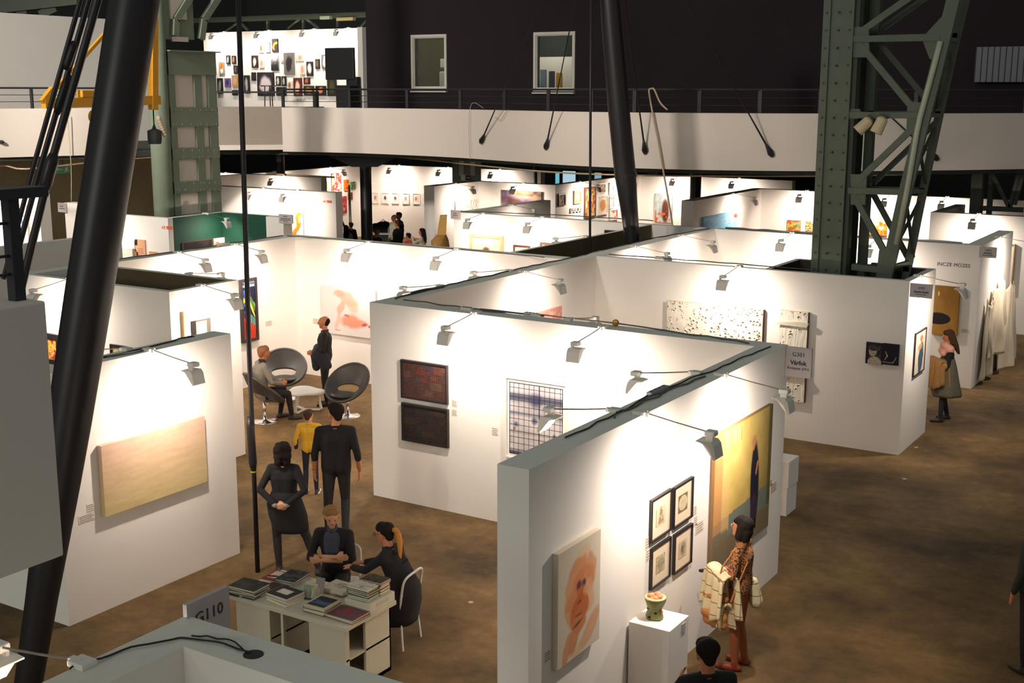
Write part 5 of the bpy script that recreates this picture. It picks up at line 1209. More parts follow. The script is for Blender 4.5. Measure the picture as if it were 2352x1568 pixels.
# drapery sculpture on the third booth end
DXw = -5.08
def nd(x, y): return at_x(x, y, DXw)
t = thing('plaster_drapery', 'hanging white plaster drapery shaped like empty coats', 'sculpture', tuple(nd(2290, 830)))
for k, (xs, y0_, y1_, dep) in enumerate([((2258, 2272), 690, 850, .1), ((2270, 2300), 650, 790, .2), ((2296, 2318), 655, 830, .25)]):
    a = nd(xs[0], y0_); c = nd(xs[1], y1_); w = c[1]-a[1]; h_ = a[2]-c[2]; nu, nv = 22, 26
    U, V = np.meshgrid(np.linspace(0, 1, nu), np.linspace(0, 1, nv))
    fold = np.sin(U*13+V*3+k)*.05*(1.15-V)+np.sin(U*29+k)*.02+.8*dep*np.sin(np.pi*U)*(1-.55*V)
    X_ = .03+np.maximum(0, fold); Yv = (U-.5)*w*(1.0-.45*V**2)+.04*np.sin(V*9); Z_ = V*h_*(1-.12*np.abs(np.sin(U*4+k)))
    vs = np.stack([DXw+X_, a[1]+w/2+Yv, c[2]+Z_], -1).reshape(-1, 3); idx = np.arange(nu*nv).reshape(nv, nu)
    fs = np.stack([idx[:-1, :-1], idx[:-1, 1:], idx[1:, 1:], idx[1:, :-1]], -1).reshape(-1, 4)
    m = MB(); m.add(vs.tolist(), fs.tolist()); o = m.build('drape', mat('plaster_cloth', (222, 206, 180), .9, bump=.3, scale=20), t, world=True, smooth=True)
    sm = o.modifiers.new('thickness', 'SOLIDIFY'); sm.thickness = .015
# carved post far
q = at_d(1010, 560, 33.5); t = thing('carved_post', 'carved golden wooden post sculpture before the grey partition end', 'sculpture', (q[0], q[1], .0), R(32))
m = MB(); m.add(*lumpy([(.2, 0, 0, 0), (.17, .6, .03, 0), (.2, 1.2, -.03, 0), (.23, 1.6, 0, 0), (.21, 1.85, -.02, 0), (.13, 2.0, .05, 0)], 18, 5, .16)); m.build('carved_base', mat('carved_wood', (170, 122, 56), .6, var=.3, scale=12, bump=.6), t, smooth=True)
m = MB(); m.prism([(-.08, 1.92), (.16, 1.92), (.2, 2.52), (.02, 2.52)], -.1, .1, 'y'); m.build('square_top', mat('pale_wood', (206, 160, 84), .6, var=.15, scale=8), t)

a = at_z(700, 407, H); tag(MB().bar(Vector((-30.6, 33.1, H+.03)), Vector((-28.0, 33.1, H+.03)), .06, .06).build('wooden_batten', mat('tan_batten', (160, 136, 84), .7)), 'tan wooden batten lying along the white partition before the poster wall', 'batten')
q = at_d(803, 520, 41.8); t = thing('pole_stand', 'pair of thin tan poles standing in front of the poster wall', 'stand', (q[0], q[1], 0))
for dx in (0, .1): MB().tube([(dx, 0, 0), (dx*.4, 0, 2.7)], .02, 6).build('pole', mat('tan_batten', (160, 136, 84), .7), t)
MB().tube([(-.2, 0, .02), (.3, 0, .02)], .02, 6).build('foot', mat('tan_batten', (160, 136, 84), .7), t)

# ================================================================== furniture
def book(label, x, y, z, w, d, h_, rz, cover, top=None, group='books on the white table', parent=None):
    """w across, d deep, h_ thick; spine on local -X"""
    t = thing('art_book', label, 'book', (x, y, z), R(rz), group)
    MB().box(-w/2+.002, w/2-.006, -d/2+.005, d/2-.005, .003, h_-.003).build('pages', M_PAPER, t)
    m = MB(); m.box(-w/2, w/2, -d/2, d/2, h_-.003, h_); m.box(-w/2, w/2, -d/2, d/2, 0, .003); m.box(-w/2-.002, -w/2+.002, -d/2, d/2, 0, h_); m.build('cover', cover, t)
    if top is not None:
        o = canvas('cover_print', w-.004, d-.004, top, t, -.0012, -(d-.004)/2, res=22)
        o.rotation_euler = (R(-90), 0, 0); o.location = (0, 0, h_)
        # grid faces -Y locally; turn it to face up
    return t
DX0, DX1, DY0, DY1, DZ = -8.82, -7.28, 8.60, 9.40, .75
t = thing('book_table', 'white table on two open shelf blocks, covered with art books', 'table', ((DX0+DX1)/2, (DY0+DY1)/2, 0))
MB().rbox(DX0, DX1, DY0, DY1, DZ-.045, DZ, .003).build('table_top', M_DESK, t, world=True)
def unit(x0, x1, open_side):
    m = [(x0, x1, DY0+.04, DY0+.06, .0, DZ-.045, 'front_panel')]
    y0, y1 = DY0+.06, DY1-.04
    for nm, a in (('floor_board', (x0, x1, y0, y1, 0, .04)), ('shelf', (x0, x1, y0, y1, .36, .38)), ('back_panel', (x0, x1, y1-.02, y1, 0, DZ-.045))): m.append(a+(nm,))
    if open_side == '+x': m += [(x0, x0+.02, y0, y1, 0, DZ-.045, 'side_panel'), (x1-.03, x1, y0, y0+.05, 0, DZ-.045, 'post'), (x1-.03, x1, y0+.30, y0+.36, 0, DZ-.045, 'post'), (x1-.03, x1, y0+.36, y1, 0, DZ-.045, 'side_panel')]
    else: m += [(x0, x0+.02, y0, y1, 0, DZ-.045, 'side_panel'), (x1-.02, x1, y0, y1, 0, DZ-.045, 'side_panel')]
    for a in m: MB().box(*a[:6]).build(a[6], M_DESK, t, world=True)
unit(DX0+.06, DX0+.52, 'y'); unit(DX1-.50, DX1-.05, '+x')
for x in (DX0+.66,): MB().box(x, x+.03, DY0+.05, DY0+.09, 0, DZ-.045).build('post', M_DESK, t, world=True)
MB().box(DX0+.04, DX0+.06, DY0+.06, DY1-.06, 0, DZ-.045).build('wood_edge', mat('chipboard_edge', (150, 100, 52), .7), t, world=True)
def B_(rgb): return mat('cover_%d_%d_%d' % rgb, rgb, .45)
def frame_cov(bg, box, c):
    return lambda U, V: over(flat(U, bg), rec(U, V, *box), c)
def P75(px, py, z=DZ): return at_z(px, py, z)
BK = [  # label, px, py (centre, on top of stack), z0, w, d, thick list, rz, colours, top painter
    ('dark green grey', 572, 1342, .34, .25, [.02, .022, .02, .025], 4, [(150, 146, 120), (60, 70, 60), (120, 116, 96), (58, 60, 52)], abstr([(58, 62, 56), (44, 46, 44)], 3)),
    ('red bordered', 625, 1318, .2, .24, [.012], 6, [(170, 56, 40)], lambda U, V: over(over(flat(U, (170, 54, 40)), rec(U, V, .12, .88, .2, .9), (206, 196, 180)), ell(U, V, .4, .36, .36, .1, .1, .2), (44, 38, 40))),
    ('black covered', 672, 1322, .24, .30, [.02, .018, .02], 8, [(214, 196, 140), (80, 130, 150), (44, 46, 48)], abstr([(40, 42, 44), (70, 72, 72)], 5, 9)),
    ('open flat dark', 612, 1354, .22, .155, [.012, .014], 2, [(60, 64, 62), (66, 46, 42)], abstr([(58, 46, 44), (90, 44, 38), (44, 40, 40)], 6)),
    ('black and white bordered', 655, 1360, .30, .25, [.03, .02, .02, .012], -4, [(190, 184, 160), (206, 200, 180), (150, 146, 130), (226, 218, 200)], frame_cov((46, 50, 52), (.2, .72, .3, .75), (216, 208, 196))),
    ('large pale grey', 780, 1346, .30, .26, [.02, .03], 0, [(90, 104, 96), (196, 188, 166)], lambda U, V: over(flat(U, (196, 188, 166)), ((np.hypot(U-.5, V-.55) < .26) & (vn(U, V, 20, 3) > .45)).astype(float), (130, 124, 112))),
    ('dark night landscape', 745, 1384, .26, .28, [.02, .02, .018, .018], 2, [(52, 48, 46), (186, 172, 140), (60, 56, 52), (200, 186, 156)], lambda U, V: over(over(flat(U, (200, 186, 156)), rec(U, V, .06, .94, .06, .94), (40, 46, 44)), rec(U, V, .08, .92, .3, .55)*(vn(U, V, 7, 4) > .4), (70, 84, 120))),
    ('red speckled', 797, 1408, .34, .27, [.02, .012], 0, [(60, 52, 50), (206, 196, 170)], lambda U, V: over(over(flat(U, (84, 78, 82)), (vn(U, V, 14, 4) > .62).astype(float), (150, 50, 50)), (V < .06).astype(float), (206, 196, 170))),
    ('white sketch covered', 853, 1338, .26, .18, [.02, .02, .018, .018, .014, .016, .02], 0, [(196, 188, 170), (120, 134, 120), (70, 96, 84), (56, 80, 70), (160, 130, 80), (60, 70, 56), (212, 204, 186)], lambda U, V: over(flat(U, (204, 194, 176)), (vn(U, V, 12, 8) > .68).astype(float), (140, 130, 120))),
    ('dark flowered', 868, 1328, .25, .17, [.03, .03, .03, .02, .02], 2, [(180, 160, 110), (70, 90, 76), (150, 60, 50), (206, 186, 140), (60, 48, 40)], abstr([(50, 44, 36), (90, 80, 60), (44, 40, 36)], 9, 8)),
]
BK_AT = {'open flat dark': (-8.51, 8.965, 0), 'red bordered': (-8.735, 9.22, 0), 'dark night landscape': (-7.76, 8.83, 0), 'white sketch covered': (-7.47, 9.105, .095), 'dark flowered': (-7.465, 9.305, .095)}
for lab, px, py, w, d, th, rz, cols, top in BK:
    zt_ = sum(th); q = at_z(px, py, DZ+zt_); z = DZ+.001
    if lab in BK_AT: q = np.array(BK_AT[lab]); z += q[2]
    for i, h_ in enumerate(th):
        last = i == len(th)-1; jr = random.Random(px+i)
        wh = 'top' if last else ['bottom', 'second', 'third', 'fourth', 'fifth', 'sixth'][i]
        lb = ('%s book' % lab + (', topmost of its stack on the white table' if len(th) > 1 else ' lying alone on the white table')) if last else '%s book from below in the stack under the %s book' % (wh, lab)
        book(lb, q[0]+(0 if last else jr.uniform(-.012, .012)), q[1]+(0 if last else jr.uniform(-.012, .012)), z, w, d, h_, rz+(0 if last else jr.uniform(-4, 4)), B_(cols[i]), top if last else None)
        z += h_+.0006
for k, (px, py) in enumerate([(540, 1364), (577, 1372)]):
    q = P75(px, py); book(['left', 'right'][k]+' dark flat leaflet at the front left corner of the white table', q[0], q[1], DZ+.001, .17, .12, .008, 2, B_((160, 160, 140)), abstr([(48, 52, 52), (70, 60, 60)], 20+k), 'leaflets')
q = P75(718, 1372); t = thing('card_holder', 'clear acrylic card holder with pale cards on the white table', 'holder', (q[0], q[1], DZ), R(8))
M_ACR = mat('clear_acrylic', (220, 232, 224), .05, trans=.9, var=0)
MB().box(-.12, .12, -.07, .07, 0, .006).build('base', M_ACR, t); MB().prism([(-.06, .006), (-.05, .006), (-.02, .13), (-.03, .13)], -.12, .0, 'x').build('front_plate', M_ACR, t)
for k in range(5): MB().prism([(-.03+.012*k, .006), (-.024+.012*k, .006), (.012+.012*k, .1+.012*k), (.006+.012*k, .1+.012*k)], -.1, .02+.01*k, 'x').build('card', mat('pale_cards', (190, 180, 150), .6), t)
MB().prism([(.02, .006), (.03, .006), (.075, .2), (.065, .2)], .01, .11, 'x').build('tall_leaflet', mat('grey_brown_leaflet', (140, 126, 116), .5), t)
# white box file and ornament
q = P75(845, 1372); t = thing('box_file', 'white box file at the right edge of the white table', 'box', (DX1-.18, DY1-.2, DZ))
MB().rbox(-.16, .16, -.2, .2, .001, .094, .003).build('body', mat('white_card', (206, 198, 176), .6), t); MB().box(.1605, .162, -.1, .1, .03, .07).build('label_strip', mat('label_pencil', (186, 178, 158), .7), t)
def swivel_chair(label, x, y, face, tilt=42):
    t = thing('ring_swivel_chair', label, 'chair', (x, y, 0), R(face), 'black ring swivel chairs')
    MB().lathe([(.23, 0), (.235, .006), (.2, .018), (.06, .03), (.03, .05), (.028, .1)], n=32).build('base_plate', M_CHROME, t, smooth=True)
    MB().tube([(0, 0, .08), (0, 0, .38)], [.028, .026], 16).build('pole', M_CHROME, t, smooth=True)
    MB().tube([(.02, 0, .36), (.16, .02, .34)], .008, 6).build('lever', M_CHROME, t)
    # bowl: tilted disc, hole low at the back; faces local +Y
    m = MB(); nr_, na = 10, 48; R0 = .42; th = R(tilt); vs = []; cz = .62
    for i in range(nr_+1):
        k = i/nr_
        for j in range(na):
            a = 2*math.pi*j/na; ca, sa = math.cos(a), math.sin(a)
            u = (.55*ca*(1-.12*sa))*(1-k)+ca*k; v = (-.10+.27*sa)*(1-k)+sa*1.02*k      # from the oval opening out to the rim
            dpt = -.16*max(0., 1-u*u-v*v)
            vs.append((R0*u, -R0*v*math.cos(th)+dpt*math.sin(th), cz+R0*v*math.sin(th)+dpt*math.cos(th)))
    fs = [(i*na+j, i*na+(j+1) % na, (i+1)*na+(j+1) % na, (i+1)*na+j) for i in range(nr_) for j in range(na)]
    m.add(vs, fs); o = m.build('shell', M_LEATHER, t, smooth=True, fix=False)
    s = o.modifiers.new('thickness', 'SOLIDIFY'); s.thickness = .05; s.offset = 0
    s = o.modifiers.new('round', 'SUBSURF'); s.levels = 1; s.render_levels = 1
    MB().ball((0, .12, .425), .25, .22, .06, 24, 12).build('seat_cushion', M_LEATHER, t, smooth=True)
    MB().tube([(R0*math.cos(2*math.pi*j/40), -R0*1.02*math.sin(2*math.pi*j/40)*math.cos(th), cz+R0*1.02*math.sin(2*math.pi*j/40)*math.sin(th)) for j in range(40)], .03, 8, closed=True).build('rim', M_LEATHER, t, smooth=True)
    return t
AW = 32
swivel_chair('empty black ring chair nearest the seated man, facing right', -16.05, 17.35, AW-90-80)
swivel_chair('empty black ring chair on the right, in front of the standing man', -14.2, 17.0, AW+150)
swivel_chair('black ring chair the bearded man sits in', -15.2, 15.9, AW-55)
# low white coffee table
t = thing('coffee_table', 'low white coffee table with a rounded three sided top', 'table', (-15.1, 16.85, 0), R(20))
pl = []
for k in range(36):
    a = 2*math.pi*k/36; r_ = .33+.06*math.cos(3*a); pl.append((r_*1.05*math.cos(a), r_*math.sin(a)))
MB().prism(pl, .36, .39, 'z').build('table_top', M_WHITE, t)
for k in range(3):
    a = 2*math.pi*k/3+.3; c_, s_ = math.cos(a), math.sin(a)
    MB().tube([(0, 0, .03), (.26*c_, .26*s_, .02), (.3*c_, .3*s_, .04), (.24*c_, .24*s_, .36)], .025, 8).build('leg', M_WHITE, t)
# white folding chairs at the book table
def side_chair(label, x, y, face, m=M_WHITE):
    t = thing('side_chair', label, 'chair', (x, y, 0), R(face), 'chairs at the white table')
    MB().rbox(-.2, .2, -.2, .2, .43, .46, .012).build('seat', m, t)
    MB().tube(smooth_path([np.array(p) for p in [(-.2, -.18, .45), (-.21, -.22, .7), (-.17, -.24, .8), (0, -.25, .82), (.17, -.24, .8), (.21, -.22, .7), (.2, -.18, .45)]], 5), .014, 8).build('back_frame', m, t, smooth=True)
    MB().tube([(-.205, -.21, .62), (0, -.235, .63), (.205, -.21, .62)], .01, 6).build('back_rail', m, t)
    for sx in (-1, 1):
        for sy in (-1, 1): MB().tube([(sx*.17, sy*.17, .43), (sx*.2, sy*.21, 0)], .012, 8).build('leg', m, t)
    return t
side_chair('white framed chair under the ponytailed woman', -7.72, 9.93, AW+66)
side_chair('white framed chair under the blonde woman', -8.55, 10.0, AW+175)
# ================================================================== people
M_SKIN = mat('skin', (206, 146, 108), .55, var=.06, scale=12)
M_SKIN2 = mat('skin_warm', (196, 126, 86), .55, var=.06, scale=12)
M_EYE = mat('eye_dark', (36, 28, 26), .3); M_LIP = mat('lips', (160, 82, 68), .5)
C_BLACK = mat('black_clothes', (28, 24, 26), .9, var=.12, scale=10); C_CHAR = mat('charcoal_trousers', (44, 41, 41), .9, var=.1, scale=12)
C_NAVY = mat('dark_navy_cloth', (34, 32, 44), .9, var=.12); C_GREY = mat('grey_wool', (132, 124, 112), .9, var=.08, scale=14); C_YEL = mat('yellow_cotton', (214, 164, 40), .85, var=.05)
C_RUST = mat('rust_trousers', (150, 82, 44), .85, var=.15, scale=8); C_TAN = mat('tan_leather', (184, 120, 66), .6, var=.1); C_PLAID = mat('cream_check_wool', (226, 210, 170), .9, var=.08, scale=8)
C_PINK = mat('pink_scarf_wool', (226, 164, 140), .9, var=.08, scale=14); C_FUR = mat('brown_fur', (164, 122, 70), 1., var=.35, scale=26, bump=1.); C_GDRESS = mat('grey_green_dress', (106, 100, 84), .9, var=.12)
C_TIGHT = mat('black_tights', (36, 30, 32), .7, var=.05); C_BLUE = mat('slate_blue_knit', (66, 70, 86), .9, var=.06); C_DENIM = mat('pale_blue_shirt', (140, 156, 160), .9); C_RED = mat('red_top', (186, 70, 50), .9); C_LIN = mat('linen_top', (196, 188, 160), .9)
HAIR_D = mat('dark_hair', (32, 23, 19), .85, spec=.2, var=.25, scale=40); HAIR_B = mat('brown_hair', (76, 52, 36), .85, spec=.2, var=.25, scale=40); HAIR_BL = mat('blond_hair', (150, 108, 64), .85, spec=.2, var=.25, scale=40); HAIR_G = mat('auburn_grey_hair', (150, 100, 66), .85, spec=.2, var=.2, scale=40); HAIR_P = mat('golden_ponytail', (196, 132, 58), .85, spec=.2, var=.25, scale=40)
SHOE = mat('dark_shoe', (50, 40, 36), .5); SHOE_W = mat('white_sole', (220, 214, 204), .6); SHOE_R = mat('red_leather_shoe', (140, 60, 34), .5); SHOE_O = mat('orange_trainer', (196, 84, 50), .6)

def cone_mesh(p, q, r1, r2, n=14):
    """closed round cone"""
    p = np.array(p, float); q = np.array(q, float); d = q-p; L = np.linalg.norm(d)
    if L < 1e-6: d = np.array([0, 0, 1.]); L = 1e-6
    d = d/L; a = np.array([1., 0, 0]) if abs(d[0]) < .8 else np.array([0, 1., 0]); sx = np.cross(d, a); sx /= np.linalg.norm(sx); sy = np.cross(d, sx)
    rings = []
    for k in (-.95, -.6, 0): rings.append((p+d*r1*k, r1*math.sqrt(max(0, 1-k*k))))
    for k in (0, .6, .95): rings.append((q+d*r2*k, r2*math.sqrt(max(0, 1-k*k))))
    vs = [tuple(p-d*r1)]
    for c, r in rings:
        for j in range(n):
            t = 2*math.pi*j/n; vs.append(tuple(c+sx*r*math.cos(t)+sy*r*math.sin(t)))
    vs.append(tuple(q+d*r2)); m = len(rings); fs = [(0, 1+(j+1) % n, 1+j) for j in range(n)]
    for i in range(m-1):
        for j in range(n): fs.append((1+i*n+j, 1+i*n+(j+1) % n, 1+(i+1)*n+(j+1) % n, 1+(i+1)*n+j))
    e = len(vs)-1; fs += [(e, 1+(m-1)*n+j, 1+(m-1)*n+(j+1) % n) for j in range(n)]
    return vs, fs
def fuse(name, cones, mats, parent, voxel=.011, iters=4):
    """cones: list of (p, q, r1, r2, material index); one continuous remeshed skin"""
    m = MB()
    for p, q, r1, r2, mi in cones: m.add(*cone_mesh(p, q, r1, r2))
    me = bpy.data.meshes.new('tmp'); me.from_pydata(m.v, [], m.f); me.update()
    o = bpy.data.objects.new('tmp', me); COL.objects.link(o)
    r = o.modifiers.new('r', 'REMESH'); r.mode = 'VOXEL'; r.voxel_size = voxel; r.use_smooth_shade = True
    s = o.modifiers.new('s', 'SMOOTH'); s.factor = .5; s.iterations = iters
    out = eval_mesh(o); bpy.data.meshes.remove(me)
    out.name = name; out.materials.clear()
    for x in mats: out.materials.append(x)
    n = len(out.polygons); c = np.empty(n*3); out.polygons.foreach_get('center', c); c = c.reshape(-1, 3)
    best = np.full(n, 1e9); idx = np.zeros(n, int)
    for p, q, r1, r2, mi in cones:
        p = np.array(p, float); q = np.array(q, float); d = q-p; L2 = d@d+1e-9; t = np.clip(((c-p)@d)/L2, 0, 1)
        dist = np.linalg.norm(c-p-t[:, None]*d, axis=1)-(r1+(r2-r1)*t); k = dist < best; best[k] = dist[k]; idx[k] = mi
    out.polygons.foreach_set('material_index', idx); out.polygons.foreach_set('use_smooth', [True]*n); out.update()
    return link(name, out, parent)
def V3(*a): return np.array(a, float)
def joints(h=1.75, fem=False, **kw):
    s = h/1.75; sw = .158 if fem else .192
    J = dict(hipL=V3(-.085, 0, .93), hipR=V3(.085, 0, .93), kneeL=V3(-.095, .02, .5), kneeR=V3(.095, .02, .5), ankL=V3(-.1, -.02, .085), ankR=V3(.1, -.02, .085), toeL=V3(-.125, .15, .035), toeR=V3(.125, .15, .035),
             pel=V3(0, 0, .98), waist=V3(0, 0, 1.1), chest=V3(0, .0, 1.3), neck=V3(0, -.01, 1.47), head=V3(0, .015, 1.62), shL=V3(-sw, -.01, 1.41), shR=V3(sw, -.01, 1.41),
             elL=V3(-sw-.06, -.03, 1.13), elR=V3(sw+.06, -.03, 1.13), wrL=V3(-sw-.07, .05, .9), wrR=V3(sw+.07, .05, .9), hdL=V3(0, .2, -1), hdR=V3(0, .2, -1))
    J = {k: (v if k.startswith('hd') else v*s) for k, v in J.items()}
    for k, v in kw.items(): J[k] = V3(*v)
    J['_s'] = s; J['_f'] = fem; return J
def rotz(v, a): c, s = math.cos(a), math.sin(a); return V3(v[0]*c-v[1]*s, v[0]*s+v[1]*c, v[2])
def hand_cones(w, d, side, mi, s=1., curl=.5, palm=None):
    """w wrist, d direction, side +1 right -1 left; palm normal roughly inwards"""
    d = d/np.linalg.norm(d); pn = V3(-side, .2, 0) if palm is None else palm/np.linalg.norm(palm)
    pn = pn-d*(pn@d); pn /= np.linalg.norm(pn); a = np.cross(d, pn)          # across the knuckles
    C = []; k0 = w+d*.03*s; kn = w+d*.085*s
    for o in (-.026, 0, .026): C.append((k0+a*o*.7*s, kn+a*o*s, .018*s, .015*s, mi))
    for i, (o, L) in enumerate(zip((-.033, -.011, .011, .032), (.06, .072, .068, .052))):
        b = kn+a*o*s; m_ = b+(d*(1-.3*curl)+pn*curl*.6)*L*.55*s; t_ = m_+(d*(1-.9*curl)+pn*curl*1.1)*L*.5*s
        C += [(b, m_, .0105*s, .0095*s, mi), (m_, t_, .0095*s, .008*s, mi)]
    sg = 1 if (a[1] > 0 or a[2] > .5) else -1
    b = w+d*.025*s+a*sg*.025*s; m_ = b+(d*.6+a*sg*.7+pn*.3)*.045*s; t_ = m_+(d*.9+pn*.4)*.035*s
    C += [(b, m_, .014*s, .012*s, mi), (m_, t_, .012*s, .009*s, mi)]
    return C
def person(label, loc, face, J, top, legs, shoe, skin=M_SKIN, hair=None, hairm=None, sleeve='long', look=0., nod=0., voxel=.011, group=None, bulk=1., fing=True, seated=False, legskin=None, hide_feet=False, curl=.45, collar=None, ear=True):
    s = J['_s']; t = thing('person', label, 'person', loc, R(face), group)
    SK, TP, LG, SH = 0, 1, 2, 3; C = []; b = bulk
    def c(p, q, r1, r2, mi): C.append((p, q, r1*s, r2*s, mi))
    # legs
    for S_ in 'LR':
        hp, kn, an, to = J['hip'+S_], J['knee'+S_], J['ank'+S_], J['toe'+S_]
        c(hp, kn, .085*b, .058, LG); c(kn, kn+(an-kn)*.35, .058, .056, LG); c(kn+(an-kn)*.35, an, .056, .04, LG)
        fw = to-an; fw[2] = 0; n_ = np.linalg.norm(fw)
        if n_ > 1e-4:
            u = fw/n_; heel = V3(an[0], an[1], to[2])-u*.045*s
            c(heel, heel+(to-heel)*.55, .036, .042, SH); c(heel+(to-heel)*.55, to, .042, .03, SH); c(an, heel+u*.03*s, .042, .04, SH)
    # torso
    pel, wa, ch, nk = J['pel'], J['waist'], J['chest'], J['neck']; ax = J['shR']-J['shL']; ax = ax/np.linalg.norm(ax); hx = J['hipR']-J['hipL']; hx = hx/np.linalg.norm(hx)
    fem = J['_f']; hw = .075 if fem else .072; ww = .05 if fem else .074; cw = .06 if fem else .088
    for sg in (-1, 1):
        c(pel+hx*sg*hw*s-V3(0, 0, .03*s), wa+(hx+ax)/2*sg*ww*s, .106*b, .1*b, TP); c(wa+(hx+ax)/2*sg*ww*s, ch+ax*sg*cw*s, .095*b, .108*b, TP)
        c(J['hipL' if sg < 0 else 'hipR'], pel+hx*sg*hw*s, .095*b, .1*b, LG)
        c(ch+ax*sg*cw*s, (J['shL'] if sg < 0 else J['shR'])-V3(0, 0, .02*s), .1*b, .062, TP); c(nk-V3(0, 0, .03*s), (J['shL'] if sg < 0 else J['shR']), .052, .06, TP)
    c(pel, wa, .1*b, .09*b, TP); c(wa, ch, .09*b, .105*b, TP); c(ch, nk-V3(0, 0, .05*s), .1*b, .06, TP)
    if fem:
        fd = np.cross(V3(0, 0, 1), ax); 
        for sg in (-1, 1): c(ch+ax*sg*.06*s+fd*.06*s-V3(0, 0, .02*s), ch+ax*sg*.06*s+fd*.065*s-V3(0, 0, .03*s), .06, .055, TP)
    # arms
    for S_, sg in (('L', -1), ('R', 1)):
        sh, el, wr = J['sh'+S_], J['el'+S_], J['wr'+S_]; fa = el+(wr-el)*.55
        c(sh, el, .057, .046, TP)
        if sleeve == 'long': c(el, el+(wr-el)*.9, .046, .038, TP); c(el+(wr-el)*.85, wr, .026, .024, SK)
        elif sleeve == 'half': c(el, el+(wr-el)*.25, .046, .044, TP); c(el+(wr-el)*.2, wr, .038, .026, SK)
        else: c(el, wr, .04, .026, SK)
        if fing: C.extend(hand_cones(wr, J['hd'+S_], sg, SK, s, curl, J.get('pn'+S_)))
        else: c(wr, wr+J['hd'+S_]/np.linalg.norm(J['hd'+S_])*.13*s, .028, .02, SK)
    # neck, head
    hd = J['head']; lk = R(look)
    def hp_(x, y, z):
        v = V3(x, y*math.cos(R(nod))-z*math.sin(R(nod)), y*math.sin(R(nod))+z*math.cos(R(nod))); return hd+rotz(v, lk)*s
    c(nk-V3(0, 0, .03*s), hp_(0, -.02, -.05), .056, .052, TP if collar == 'roll' else SK)
    c(hp_(-.012, -.03, .035), hp_(.012, -.03, .035), .082, .082, SK); c(hp_(0, .025, .03), hp_(0, .03, -.02), .068, .062, SK); c(hp_(0, .03, -.03), hp_(0, .05, -.085), .056, .034, SK)
    c(hp_(0, -.02, -.03), hp_(0, .03, -.07), .058, .04, SK); c(hp_(0, .09, .01), hp_(0, .108, -.02), .011, .015, SK); c(hp_(-.03, .078, .03), hp_(.03, .078, .03), .014, .014, SK)
    if ear:
        for sg in (-1, 1): c(hp_(sg*.078, -.01, .01), hp_(sg*.084, -.018, -.02), .016, .012, SK)
    bd = fuse('body', C, [skin, top, legs, shoe], t, voxel, 3)
    for sg in (-1, 1): MB().ball(hp_(sg*.031, .085, .006), .0095*s, .007*s, .006*s, 8, 6).build('eye', M_EYE, bd, smooth=True)
    MB().ball(hp_(0, .085, -.05), .021*s, .012*s, .006*s, 10, 6).build('mouth', M_LIP, bd, smooth=True)
    if fing:
        nb2 = nk+V3(0, .004, -.012)*s; MB().tube([nb2+V3(.064*math.cos(a), .062*math.sin(a), .012*math.sin(a+3.14))*s for a in np.linspace(0, 2*math.pi, 25)[:-1]], .015*s, 8, closed=True).build('neckline', top, t, smooth=True)
    # hair
    Hc = []
    def hc(p, q, r1, r2): Hc.append((hp_(*p), hp_(*q), r1*s, r2*s, 0))
    if hair in ('short', 'fade', 'bob', 'curly', 'long', 'pony', 'bun'):
        hc((-.014, -.042, .048), (.014, -.042, .048), .086, .086); hc((-.02, .02, .075), (.02, .02, .075), .06, .06); hc((0, -.06, .0), (0, -.065, -.03), .07, .055)
    if hair == 'balding': hc((-.03, -.062, .02), (.03, -.062, .02), .068, .068); hc((-.05, -.03, .005), (-.045, -.06, -.03), .042, .04); hc((.05, -.03, .005), (.045, -.06, -.03), .042, .04)
    if hair == 'bob':
        for sg in (-1, 1): hc((sg*.05, -.02, .04), (sg*.065, -.01, -.09), .055, .045)
        hc((-.04, -.07, -.02), (-.04, -.075, -.1), .06, .045); hc((.04, -.07, -.02), (.04, -.075, -.1), .06, .045); hc((0, -.08, -.02), (0, -.08, -.1), .06, .045); hc((-.04, .065, .065), (.04, .065, .065), .028, .028)
    if hair == 'curly':
        rs = random.Random(3)
        for k in range(26):
            a = rs.uniform(0, 6.28); z = rs.uniform(-.1, .1); y = -.045+.09*math.sin(a); x = .085*math.cos(a)
            if y > .03 and z < .07: continue
            hc((x*.8, y, z), (x, y-.01, z-.03), .042, .036)
        hc((-.05, -.06, -.03), (.05, -.06, -.03), .065, .065); hc((-.05, -.07, -.09), (.06, -.07, -.1), .05, .05)
    if hair == 'long':
        for sg in (-1, 0, 1): hc((sg*.05, -.07, .0), (sg*.055, -.1, -.2), .055, .05); hc((sg*.055, -.1, -.2), (sg*.045, -.12, -.34), .05, .025)
        for sg in (-1, 1): hc((sg*.06, -.02, .03), (sg*.072, -.03, -.12), .04, .03)
    if Hc: fuse('hair', Hc, [hairm], t, max(voxel, .009), 2)
    if hair == 'pony':
        P = [hp_(0, -.12, .05), hp_(0, -.17, .03), hp_(0, -.19, -.08), hp_(.0, -.18, -.22), hp_(0, -.165, -.33)]
        MB().tube(smooth_path(P, 4), list(np.interp(np.linspace(0, 1, 17), [0, .15, .5, 1], [.022*s, .034*s, .036*s, .008])), 10).build('ponytail', HAIR_P, t, smooth=True)
    if hair == 'bun': MB().ball(hp_(0, -.115, .06), .045*s, n=12, m=8).build('bun', hairm, t, smooth=True)
    return t, hp_
def garment(t, name, cones, m, voxel=.014, iters=5): return fuse(name, [tuple(c)+(0,) if len(c) == 4 else c for c in cones], [m], t, voxel, iters)
